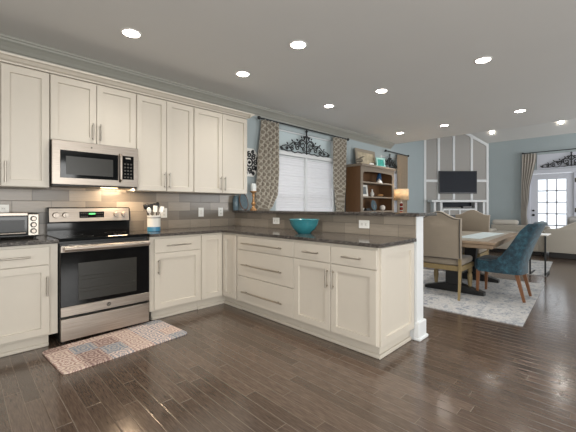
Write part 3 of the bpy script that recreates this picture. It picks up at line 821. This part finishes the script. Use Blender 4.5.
for k in range(7): q = PI/2-k*PI/2/6; pts.append((hw-.07-.09+.09*math.cos(q), 1.83+.07*math.sin(q)))
pts += [(hw-.07, 1.83), (hw-.07, z0), (hw, z0), (hw, z1), (-hw, z1)]
prism(ff, pts, 'y', yf-.001, yf+.02); obj('face_frame', ff, 'hutchfront', t)
bd = obj('lower_cabinet', B(-hw-.02, hw+.02, -.48, -.03, .06, .87, b=.004), 'hutch', t)
obj('counter', B(-hw-.04, hw+.04, -.5, -.03, .87, .9, b=.006), 'hutchfront', t)
for s in (-1, 0, 1):
    d = obj('door', shaker(s*.45-.21, s*.45+.21, .12, .84, y=-.5, w=.06), 'hutchfront', t)
    bm = newbm(); tube(bm, [(s*.45+.17, -.5, .5), (s*.45+.17, -.522, .5)], .012, 10); obj('knob', bm, 'iron', d)
for x in (-hw+.03, hw-.03):
    for y in (-.44, -.08): obj('foot', B(x-.03, x+.03, y-.03, y+.03, 0, .06), 'hutch', t)

def frame(name, label, loc, rz, w, h, mf, mp, tilt=-.12, cat='photo frame'):
    t = thing(name, label, cat, loc, rz)
    r = Matrix.Rotation(tilt, 3, 'X')
    def R(bm): bmesh.ops.rotate(bm, verts=bm.verts[:], cent=(0, 0, 0), matrix=r); return bm
    b = .18*min(w, h); bm = newbm()
    box(bm, -w/2, w/2, -.01, .01, 0, b); box(bm, -w/2, w/2, -.01, .01, h-b, h)
    box(bm, -w/2, -w/2+b, -.01, .01, b, h-b); box(bm, w/2-b, w/2, -.01, .01, b, h-b)
    obj('frame', R(bm), mf, t)
    obj('picture', R(B(-w/2+b, w/2-b, -.004, .006, b, h-b)), mp, t); return t
M['tanpic'] = simple('sepia_print', '#b3a78f', .6, var=.6, scale=9)
M['tealpic'] = simple('teal_print', '#2f8a80', .5, var=.7, scale=14)
M['seafoam'] = simple('seafoam_frame', '#8fbab3', .5)
M['tanframe'] = simple('driftwood_frame', '#93897a', .6)
M['photo'] = simple('grey_photo', '#6f7478', .4, var=.7, scale=18)
M['drift'] = simple('driftwood', '#6f685c', .8, var=.3)
frame('framed_print', 'wide sepia framed print leaning on top of the hutch', (4.0, -.13, 2.052), 0, .78, .38, 'tanframe', 'tanpic', cat='picture')
frame('photo_frame', 'seafoam photo frame with teal picture on top of the hutch', (4.36, -.27, 2.052), math.radians(-14), .27, .225, 'seafoam', 'tealpic')
frame('photo_frame', 'cream photo frame on the middle shelf of the hutch', (3.62, -.30, 1.402), math.radians(-8), .25, .24, 'paper', 'photo')
# driftwood bird
t = thing('driftwood_bird', 'grey driftwood bird ornament at the left end of the hutch top', 'ornament', (3.52, -.27, 2.052))
bm = newbm(); tube(bm, [(-.16, 0, .06), (-.1, 0, .075), (-.03, 0, .08), (.05, 0, .085), (.1, 0, .1)], [.006, .03, .042, .038, .008], 10); obj('body', bm, 'drift', t, smooth=True)
bm = newbm(); tube(bm, [(-.03, 0, .085), (.0, -.01, .13), (.07, -.02, .16), (.14, -.02, .175)], [.02, .018, .014, .004], 8); obj('wing', bm, 'drift', t, smooth=True)
bm = newbm(); lathe(bm, [(0, 0), (.06, 0), (.05, .02), (.01, .03), (.008, .06), (0, .06)], n=14, closed=False); obj('stand', bm, 'drift', t, smooth=True)
# driftwood base / pale shells beside
bm = newbm(); random.seed(3)
tube(bm, [(-.09, 0, .02), (-.03, .01, .04), (.04, 0, .03), (.1, .01, .045)], [.012, .025, .028, .01], 8)
tag(obj('seashell', bm, 'paper', smooth=True, loc=(3.92, -.30, 2.056)), 'pale long seashell lying in front of the sepia print', 'seashell')
# shelf ornaments
bm = newbm(); tube(bm, [(0, 0, .0), (-.01, 0, .06), (.0, 0, .13), (.02, 0, .19), (.045, 0, .235)], [.05, .06, .05, .035, .004], 14)
tag(obj('sculpture', bm, 'bluedk', smooth=True, loc=(4.33, -.24, 1.724)), 'blue glass ornament on the top shelf of the hutch', 'ornament')
bm = newbm(); lathe(bm, [(0, 0), (.075, 0), (.07, .015), (.045, .05), (.015, .085), (0, .10)], n=16, closed=False)
tag(obj('seashell', bm, 'paper', smooth=True, loc=(4.215, -.31, 1.7005)), 'white cone shell left of the blue glass ornament', 'seashell')
bm = newbm(); lathe(bm, [(0, 0), (.025, 0), (.03, .01), (.05, .06), (.03, .1), (.014, .12), (.02, .16), (.012, .16), (0, .14)], n=16, closed=False)
tag(obj('vase', bm, 'paper', smooth=True, loc=(4.02, -.25, 1.4005)), 'small white vase on the middle shelf of the hutch', 'vase')
bm = newbm(); tube(bm, [(-.11, 0, .03), (-.03, 0, .045), (.05, 0, .04), (.12, 0, .05)], [.012, .03, .03, .01], 10)
tag(obj('wooden_fish', bm, 'brass', smooth=True, loc=(4.37, -.25, 1.4005)), 'orange brown carved fish right of the small white vase', 'ornament')
t = thing('decorative_plate', 'blue and white patterned plate upright on the lowest open shelf', 'plate', (4.17, -.2, 1.1005))
bm = newbm(); lathe(bm, [(0, -.006), (.08, -.006), (.115, .006), (.08, 0), (0, 0)], n=28, closed=False)
bmesh.ops.rotate(bm, verts=bm.verts[:], cent=(0, 0, 0), matrix=Matrix.Rotation(math.radians(80), 3, 'X')); bmesh.ops.translate(bm, verts=bm.verts[:], vec=(0, 0, .118))
obj('dish', bm, 'bluepot', t, smooth=True)
obj('plate_stand', B(-.04, .04, -.03, .05, 0, .012, b=.003), 'black', t)
bm = newbm(); bmesh.ops.create_uvsphere(bm, u_segments=20, v_segments=14, radius=.062)
tag(obj('ornament_ball', bm, 'pillow', smooth=True, loc=(4.37, -.3, 1.1005+.062)), 'cream ball ornament on the lowest open shelf', 'ornament')
bm = newbm(); lathe(bm, [(0, 0), (.03, 0), (.05, .03), (.06, .06), (.055, .06), (.04, .03), (0, .015)], n=20, closed=False)
tag(obj('dish', bm, 'paper', smooth=True, loc=(3.50, -.32, 1.1005)), 'small white dish at the left of the lowest open shelf', 'dish')
bm = B(-.1, .1, -.07, .07, 0, .03, b=.003); box(bm, -.09, .085, -.065, .065, .031, .055, b=.003)
tag(obj('book', bm, 'black', loc=(3.74, -.28, 1.1005)), 'dark book lying flat on the lowest open shelf', 'book')

# ------------------------------------------------------------------ side table and lamp
t = thing('side_table', 'round dark side table carrying the table lamp', 'table', (5.03, -.52, 0))
bm = newbm(); lathe(bm, [(0, .62), (.27, .62), (.28, .635), (.27, .65), (0, .65)], n=32, closed=False); obj('tabletop', bm, 'hutch', t, smooth=True)
bm = newbm(); tube(bm, [(0, 0, .03), (0, 0, .62)], .03, 12); obj('pedestal', bm, 'hutch', t, smooth=True)
bm = newbm(); lathe(bm, [(0, 0), (.2, 0), (.19, .02), (.05, .04), (0, .04)], n=28, closed=False); obj('base', bm, 'hutch', t, smooth=True)
LX, LY, LZ = 4.86, -.5, .6505
# fit lamp to view: centre u~400
t = thing('table_lamp', 'table lamp with red ball base and warm glowing drum shade', 'lamp', (LX, LY, LZ))
bm = newbm(); lathe(bm, [(0, 0), (.085, 0), (.085, .02), (.02, .035), (.02, .37), (0, .37)], n=20, closed=False); obj('base', bm, 'paper', t, smooth=True)
for i, z in enumerate((.40, .49, .58)):
    bm = newbm(); bmesh.ops.create_uvsphere(bm, u_segments=16, v_segments=12, radius=.04); bmesh.ops.translate(bm, verts=bm.verts[:], vec=(0, 0, z)); obj('glass_ball', bm, 'red', t, smooth=True)
    bm = newbm(); lathe(bm, [(0, -.006), (.028, -.006), (.028, .006), (0, .006)], (0, 0, z+.045), 16, closed=False); obj('spacer', bm, 'paper', t)
bm = newbm(); tube(bm, [(0, 0, .53), (0, 0, .8)], .008, 8); obj('stem', bm, 'nickel', t)
bm = newbm(); lathe(bm, [(.165, .68), (.155, .94)], n=36, closed=False); sh = obj('lamp_shade', bm, 'lampshade', t, smooth=True)
sm = sh.modifiers.new('thick', 'SOLIDIFY'); sm.thickness = .003
bm = newbm(); bmesh.ops.create_uvsphere(bm, u_segments=12, v_segments=8, radius=.03); bmesh.ops.translate(bm, verts=bm.verts[:], vec=(0, 0, .8)); obj('bulb', bm, emis('lamp_bulb', '#ffc890', 6), t)
l = bpy.data.lights.new('lamp_light', 'POINT'); l.energy = 5; l.color = (1, .78, .55); l.shadow_soft_size = .05
lo = bpy.data.objects.new('lamp_light', l); C.objects.link(lo); lo.location = (0, 0, .86); lo.parent = t

# ------------------------------------------------------------------ television and fireplace
u0, u1 = uu(438), uu(475.5)
angd = -PI/4
def dthing(name, label, cat, u, z=0, off=0):
    p = DG+UD*u+ND*off; return thing(name, label, cat, (p.x, p.y, z), angd)
t = dthing('television', 'black flat screen television mounted above the white mantel', 'television', (u0+u1)/2, 1.56, .024)
W = u1-u0
obj('housing', B(-W/2, W/2, -.055, -.0, 0, .655, b=.006), 'black', t)
obj('screen', B(-W/2+.02, W/2-.02, -.0575, -.054, .03, .635), 'screen', t)
a0, a1 = uu(431), uu(478.5); am = (a0+a1)/2; aw = (a1-a0)/2
t = dthing('fireplace', 'white corner fireplace surround with a dark open niche below its mantel', 'fireplace', am, 0, .026)
obj('mantel_shelf', B(-aw-.12, aw+.10, -.3, 0, 1.31, 1.375, b=.01, seg=2), 'trim', t)
for x in (-aw, -aw+.20, aw-.20, aw):
    obj('pilaster', B(x-.032, x+.032, -.24 if abs(x) > aw-.01 else -.20, 0, 0, 1.31, b=.004), 'trim', t)
obj('niche_floor', B(-aw+.245, aw-.245, -.21, 0, 1.08, 1.13, b=.003), 'trim', t)
obj('niche_back', B(-aw+.245, aw-.245, -.03, 0, 1.13, 1.31), 'screen', t)
obj('overmantel_panel', B(-aw+.245, aw-.245, -.16, 0, .95, 1.08), 'taupe', t)
for x in (-aw+.265, -.25, .05, .32): obj('panel_batten', B(x-.02, x+.02, -.175, -.16, .95, 1.08), 'trim', t)
obj('firebox', B(-aw+.245, aw-.245, -.10, 0, .15, .95), 'black', t)
obj('hearth', B(-aw-.1, aw+.1, -.32, 0, 0, .12, b=.005), 'trim', t)
p = DG+UD*am+ND*.12
t = thing('media_player', 'black media box in the niche below the mantel shelf', 'media player', (p.x, p.y, 1.1305), angd)
obj('housing', B(-.44, .1, -.05, .06, 0, .045, b=.004), 'black', t)
obj('front_strip', B(-.42, .08, -.053, -.05, .012, .03), 'rack', t)
t = thing('game_console', 'low black device beside the media box below the mantel', 'console', (p.x, p.y, 1.1305), angd)
obj('housing', B(.14, .42, -.05, .06, 0, .07, b=.006), 'black', t)
obj('front_strip', B(.16, .40, -.053, -.05, .03, .04), 'rack', t)

# ------------------------------------------------------------------ french door
t = bpy.data.objects.new('door_1', None); C.objects.link(t); t.location = (XE, (DY0+DY1)/2, 0)
t['kind'] = 'structure'; t['label'] = 'white french door with glass panes in the living room wall'; t['category'] = 'door'
M['doorp'] = simple('door_white_paint', '#cfd2dc', .4, var=.02)
cyd = (DY0+DY1)/2
def leaf(ya, yb, knobs):
    bm = newbm(); g0, g1 = ya+.155, yb-.165   # glass extents
    zb, ztp = .22, 1.90
    box(bm, .02, .065, ya, g0, .01, 2.05); box(bm, .02, .065, g1, yb, .01, 2.05)
    box(bm, .02, .065, g0, g1, .01, zb); box(bm, .02, .065, g0, g1, ztp, 2.05)
    lf = obj('door_leaf', bm, 'doorp', t)
    bm = newbm()
    for k in (1, 2): y = g0+(g1-g0)*k/3; box(bm, .02, .065, y-.015, y+.015, zb, ztp)
    for k in range(1, 6): z = ztp-(ztp-zb)*k/5.6; box(bm, .02, .065, g0, g1, z-.015, z+.015)
    obj('glazing_bar', bm, 'doorp', lf)
    obj('glass_pane', B(.04, .045, g0, g1, zb, ztp), 'glass', lf)
    if knobs:
        for z, r in ((.96, .03), (1.08, .026)):
            bm = newbm(); tube(bm, [(.02, yb-.07, z), (-.0, yb-.07, z), (-.03, yb-.07, z)], [r, r*.6, r], 14); obj('door_knob', bm, 'iron', lf, smooth=True)
    return lf
leaf(DY0-cyd, DY1-cyd-.03, True)
leaf(DY0-cyd-.93, DY0-cyd-.07, False)
bm = newbm()
box(bm, -.02, .1, DY1-cyd-.03, DY1-cyd+.08, 0, 2.16, b=.002); box(bm, -.02, .1, DY0-cyd-.07, DY0-cyd, 0, 2.06, b=.002)
box(bm, -.02, .1, -5.0-cyd, DY0-cyd-.93, 0, 2.16, b=.002)
box(bm, -.02, .1, DY0-cyd-.93, DY1-cyd-.03, 2.06, 2.16, b=.002)
obj('door_frame', bm, 'doorp', t)
bm = newbm()
for z in (.3, 1.1, 1.85): box(bm, -.026, -.02, DY0-cyd-.045, DY0-cyd-.015, z-.05, z+.05)
obj('hinge', bm, 'rack', t)
bm = B(-.012, 0, -4.3-cyd, -2.47-cyd, 2.17, 2.56); obj('header_panel', bm, 'doorp', t)
scroll('iron_scrollwork', 'black iron scrollwork above the french door', (8.545, -3.17, 2.2), -PI/2, .62, .36)

# ------------------------------------------------------------------ rugs
bm = newbm(); prism(bm, [(1.69, -3.345), (4.03, -3.215), (3.93, -1.3), (1.6, -1.43)], 'z', .001, .011)
tag(obj('rug', bm, 'rug'), 'large faded grey and cream rug under the dining table', 'rug')
bm = newbm(); prism(bm, [(4.80, -3.145), (6.70, -3.01), (6.56, -.85), (4.66, -.98)], 'z', .001, .011)
tag(obj('rug', bm, 'rug'), 'faded cream rug under the slim end table by the sofas', 'rug')

# ------------------------------------------------------------------ dining table
t = thing('dining_table', 'wooden dining table with washed top and black trestle base', 'table', (3.14, -2.35, .0115), .06)
hx, hy = .93, .57
tp = obj('tabletop', B(-hx, hx, -hy, hy, .72, .75, b=.006, seg=2), 'tablewood', t)
obj('top_panel', B(-hx+.1, hx-.1, -hy+.1, hy-.1, .7505, .7525), 'tabletop', tp)
obj('apron', B(-hx+.03, hx-.03, -hy+.03, hy-.03, .665, .7195, b=.008), 'tablewood', t)
for x in (-.5, .5):
    obj('trestle_column', B(x-.09, x+.09, -.09, .09, .1, .665, b=.015, seg=2), 'black', t)
    bm = newbm(); prism(bm, [(-.38, 0), (.38, 0), (.38, .04), (.2, .09), (.09, .12), (-.09, .12), (-.2, .09), (-.38, .04)], 'x', x-.06, x+.06, .006); obj('trestle_foot', bm, 'black', t)
obj('stretcher', B(-.41, .41, -.04, .04, .2, .28, b=.006), 'black', t)
bm = newbm(); prism(bm, rrect(2.62, 3.9, -2.72, -2.42, .01, 2), 'z', .7645, .7675)  # thin pale strip laid over the tabletop
tag(obj('tabletop_strip', bm, 'pale'), 'pale flat strip lying on the dining table', 'table runner')

# ------------------------------------------------------------------ dining chairs
def dining_chair(label, loc, rz):
    """faces local +x, rear at x=0"""
    t = thing('dining_chair', label, 'chair', loc, rz, 'oatmeal chairs at the ends of the dining table')
    hw = .265
    bm = newbm(); box(bm, .03, .56, -hw+.01, hw-.01, .42, .505, b=.03, seg=3); obj('seat', bm, 'chairfab', t, smooth=True)
    obj('seat_frame', B(.02, .565, -hw, hw, .355, .42, b=.006), 'chairwood', t)
    out = [(-hw, .52), (hw, .52), (hw+.005, .9), (hw+.01, 1.03)]
    for k in range(1, 14):
        f = k/14; y = hw-2*hw*f; e = abs(2*f-1)
        z = 1.03+.09*(0.5+0.5*math.cos(PI*min(1, e*1.12)))+ .012*(e > .93)
        out.append((y, z))
    out += [(-hw-.01, 1.03), (-hw-.005, .9)]
    bm = newbm(); prism(bm, out, 'x', -.035, .035, .012)
    for v in bm.verts: v.co.x -= (v.co.z-.5)*.06
    bk = obj('backrest', bm, 'chairfab', t, smooth=True)
    pts = [(-.045-(z-.5)*.06, y*.97, z-.012) for y, z in out[1:]]
    bm = newbm(); tube(bm, pts+[(-.045, -hw*.97, .53)], .006, 6); tb = obj('nailhead_trim', bm, 'rack', bk)
    for s in (-1, 1):
        bm = newbm(); lathe(bm, [(0, 0), (.02, 0), (.026, .02), (.018, .05), (.024, .1), (.034, .2), (.03, .25), (.02, .27), (.03, .29), (.03, .37), (0, .37)], (.52, s*(hw-.04), 0), 14, closed=False)
        obj('leg', bm, 'chairwood', t, smooth=True)
        bm = newbm(); tube(bm, [(-.03, s*(hw-.022), 0), (.0, s*(hw-.022), .2), (.02, s*(hw-.022), .38), (.0, s*(hw-.022), .6)], [.017, .02, .023, .02], 4)
        obj('leg', bm, 'chairwood', t)
    return t
dining_chair('oatmeal upholstered dining chair nearest the bar, seen from behind', (2.17, -2.36, .016), .03)
dining_chair('oatmeal upholstered dining chair at the far end of the table', (4.16, -2.17, .016), PI+.03)

def velvet_chair(label, loc, rz):
    """faces local +y; seat centre at origin"""
    t = thing('velvet_chair', label, 'chair', loc, rz)
    # wrap-around back shell
    bm = newbm(); n = 36; m = 16
    def plan(f):  # f -1..1 : from left front to right front
        s = 1 if f > 0 else -1; a = abs(f)
        if a < .42:  # back curve
            q = a/.42*PI/2; return s*(.15+.105*math.sin(q))*min(1, a/.42*1.0+.0) if False else s*.25*math.sin(q), -.27+.085*(1-math.cos(q))
        g = (a-.42)/.58; return s*(.25+.015*math.sin(g*PI)), -.185+g*.42
    def top(f):
        a = abs(f)
        if a < .54: return .975-.01*(a/.54)
        g = (a-.54)/.46; g = min(1, g*1.05)
        return .478+.487*(1-g)**5.5
    rows = []
    for i in range(n+1):
        f = -1+2*i/n; x, y = plan(f); zt_ = top(f); r = []
        for j in range(m+1):
            z = .33+(zt_-.33)*j/m
            k = max(0, z-.45)
            r.append(bm.verts.new((x*(1+.16*k), y-.26*k-.22*k*k, z)))
        rows.append(r)
    for a, b in zip(rows, rows[1:]):
        for j in range(m): bm.faces.new((a[j], b[j], b[j+1], a[j+1]))
    o = obj('backrest', bm, 'velvet', t, smooth=True)
    sm = o.modifiers.new('thick', 'SOLIDIFY'); sm.thickness = .05; sm.offset = -1
    bv = o.modifiers.new('round', 'BEVEL'); bv.width = .012; bv.segments = 2; bv.limit_method = 'ANGLE'
    bm = newbm(); box(bm, -.225, .225, -.2, .285, .33, .49, b=.04, seg=3); obj('seat', bm, 'velvet', t, smooth=True)
    for s in (-1, 1):
        bm = newbm(); tube(bm, [(s*.2, -.27, 0), (s*.195, -.19, .34)], [.02, .03], 4); obj('leg', bm, 'legwood', t)
        bm = newbm(); tube(bm, [(s*.2, .25, 0), (s*.195, .24, .34)], [.018, .028], 4); obj('leg', bm, 'legwood', t)
velvet_chair('blue velvet chair with a swooping back at the near long side of the table', (2.83, -2.93, .018), 0)

# ------------------------------------------------------------------ slim end table
t = thing('end_table', 'slim dark metal C shaped end table with a pale top', 'table', (4.79, -3.13, .0))
obj('tabletop', B(.0, .42, -.03, .23, .69, .71, b=.004), 'paper', t)
bm = newbm(); box(bm, -.012, .012, -.012, .012, .0115, .69); box(bm, -.012, .012, .2, .224, .0115, .69)
obj('upright', bm, 'iron', t)
bm = newbm(); box(bm, -.012, .42, -.012, .012, .0115, .03); box(bm, -.012, .42, .2, .224, .0115, .03); obj('foot_rail', bm, 'iron', t)

# ------------------------------------------------------------------ sofas
def cushion(bm, x0, x1, y0, y1, z0, z1, b=.05): box(bm, x0, x1, y0, y1, z0, z1, b=b, seg=4); return bm
t = thing('sofa', 'low cream sofa against the far blue wall, left of the door', 'sofa', (7.6, -2.14, 0))
obj('base', B(.04, .76, -.6, .6, .09, .42, b=.03, seg=2), 'cream', t, smooth=True)
obj('back', B(.54, .78, -.64, .64, .3, .69, b=.035, seg=3), 'cream', t, smooth=True)
bm = newbm(); tube(bm, [(.545, -.63, .68), (.545, .63, .68)], .012, 6); obj('piping', bm, 'pillow', t, smooth=True)
for s in (-1, 1):
    obj('arm', B(.0, .76, s*.565-.07, s*.565+.07, .09, .60, b=.05, seg=3), 'cream', t, smooth=True)
    obj('seat_cushion', cushion(newbm(), .02, .56, s*.245-.24, s*.245+.24, .42, .54), 'cream', t, smooth=True)
bm = newbm(); box(bm, .06, .74, -.56, .56, .0, .09, b=.01); obj('plinth', bm, 'darkshoe', t)
bm = newbm(); cushion(bm, 8.13, 8.37, -2.12, -1.52, .692, .83, .066)
tag(obj('pillow', bm, 'pillow', smooth=True), 'long cream pillow lying along the back of the far sofa', 'pillow')
# near sofa seen from behind : back plane x=7.4, arm at y=-2.8
t = thing('sofa', 'large cream sofa with a swooping back on a dark base, at the right edge', 'sofa', (7.4, 0, 0))
out = [(-4.9, .13), (-2.80, .13), (-2.79, .62), (-2.80, .66), (-2.84, .675), (-2.95, .67)]
for k in range(1, 11): f = k/10; out.append((-2.95-.5*f, .67+.20*(f*f*(3-2*f))))
out += [(-4.9, .88)]
bm = newbm(); prism(bm, out, 'x', 0, .16, .02); obj('back', bm, 'cream', t, smooth=True)
bm = newbm(); tube(bm, [(-.004, y, z) for y, z in out[4:]], .01, 6); obj('piping', bm, 'pillow', t, smooth=True)
obj('seat_base', B(.16, .92, -4.9, -2.98, .13, .42, b=.02), 'cream', t)
obj('arm', B(.16, .94, -2.98, -2.80, .13, .63, b=.05, seg=3), 'cream', t, smooth=True)
for k in range(2): obj('seat_cushion', cushion(newbm(), .17, .94, -3.9+k*.46-.44 if False else -4.88+k*.95, -3.95+k*.95, .42, .56), 'cream', t, smooth=True)
obj('plinth', B(.02, .88, -4.86, -2.86, .0, .13, b=.01), 'darkshoe', t)
M['stripe'] = simple('striped_pillow_fabric', '#b5b3b0', .9, var=.25, scale=30, stretch=(1, 7, 1))
bm = newbm(); box(bm, -.09, .09, -.25, .25, -.2, .2, b=.075, seg=4)
o = tag(obj('pillow', bm, 'stripe', smooth=True, loc=(7.70, -3.42, .765)), 'grey striped pillow leaning inside the large sofa', 'pillow')
o.rotation_euler = (0, math.radians(-14), 0)

# ------------------------------------------------------------------ recessed lights
def can(label, x, y, z, tilt=0, power=None, grp=None):
    t = thing('recessed_light', label, 'ceiling light', (x, y, z), 0, grp); t.rotation_euler = (0, tilt, 0)
    bm = newbm(); lathe(bm, [(.068, -.001), (.07, -.006), (.088, -.003), (.089, -.0005), (.068, -.0005)], n=32, closed=False); obj('trim_ring', bm, 'white', t, smooth=True)
    bm = newbm(); lathe(bm, [(0, -.007), (.05, -.006), (.069, -.002), (0, -.001)], n=32, closed=False); obj('lens', bm, 'bulb', t, smooth=True)
    l = bpy.data.lights.new('can_lamp', 'SPOT'); l.energy = power or CAN_POWER; l.spot_size = math.radians(125); l.spot_blend = 1
    l.shadow_soft_size = .07; l.color = (1, .955, .89) if x < 1 else (1, .97, .93)
    o = bpy.data.objects.new('can_lamp', l); C.objects.link(o); o.location = (0, 0, -.03); o.parent = t
    return t
Zc = H
for lab, x, y in [('recessed ceiling light nearest the range and microwave', -1.19, -.955),
                  ('recessed ceiling light over the cooking aisle, right of the range one', .012, -1.86),
                  ('recessed ceiling light above the corner of the worktop', .061, -.925),
                  ('recessed ceiling light before the dining window', 1.745, -.868),
                  ('recessed ceiling light over the near end of the dining table', 1.715, -1.775),
                  ('large recessed ceiling light at the right, nearest the camera', 1.63, -3.01),
                  ('recessed ceiling light closest to the hutch', 4.29, -.755),
                  ('recessed ceiling light just before the television wall', 4.27, -1.655),
                  ('recessed ceiling light at the right just before the vaulted ceiling', 4.15, -2.885),
                  ('added unseen recessed light behind the camera, left', -1.19, -3.0),  # from here on unseen lights, added for extra light and reflections
                  ('added unseen recessed light behind the camera, right', .03, -3.25),
                  ('added unseen recessed light behind the camera, rear', .03, -5.2)]:
    can(lab, x, y, Zc)
sa = math.atan(.79)
for lab, x, y in [('recessed light on the sloped ceiling beside the television wall', 8.27, -1.49),
                  ('recessed light on the sloped ceiling above the french door', 8.25, -3.0)]:
    can(lab, x, y, vz(x)-.004, sa, 7).scale = (.7, .7, .7)
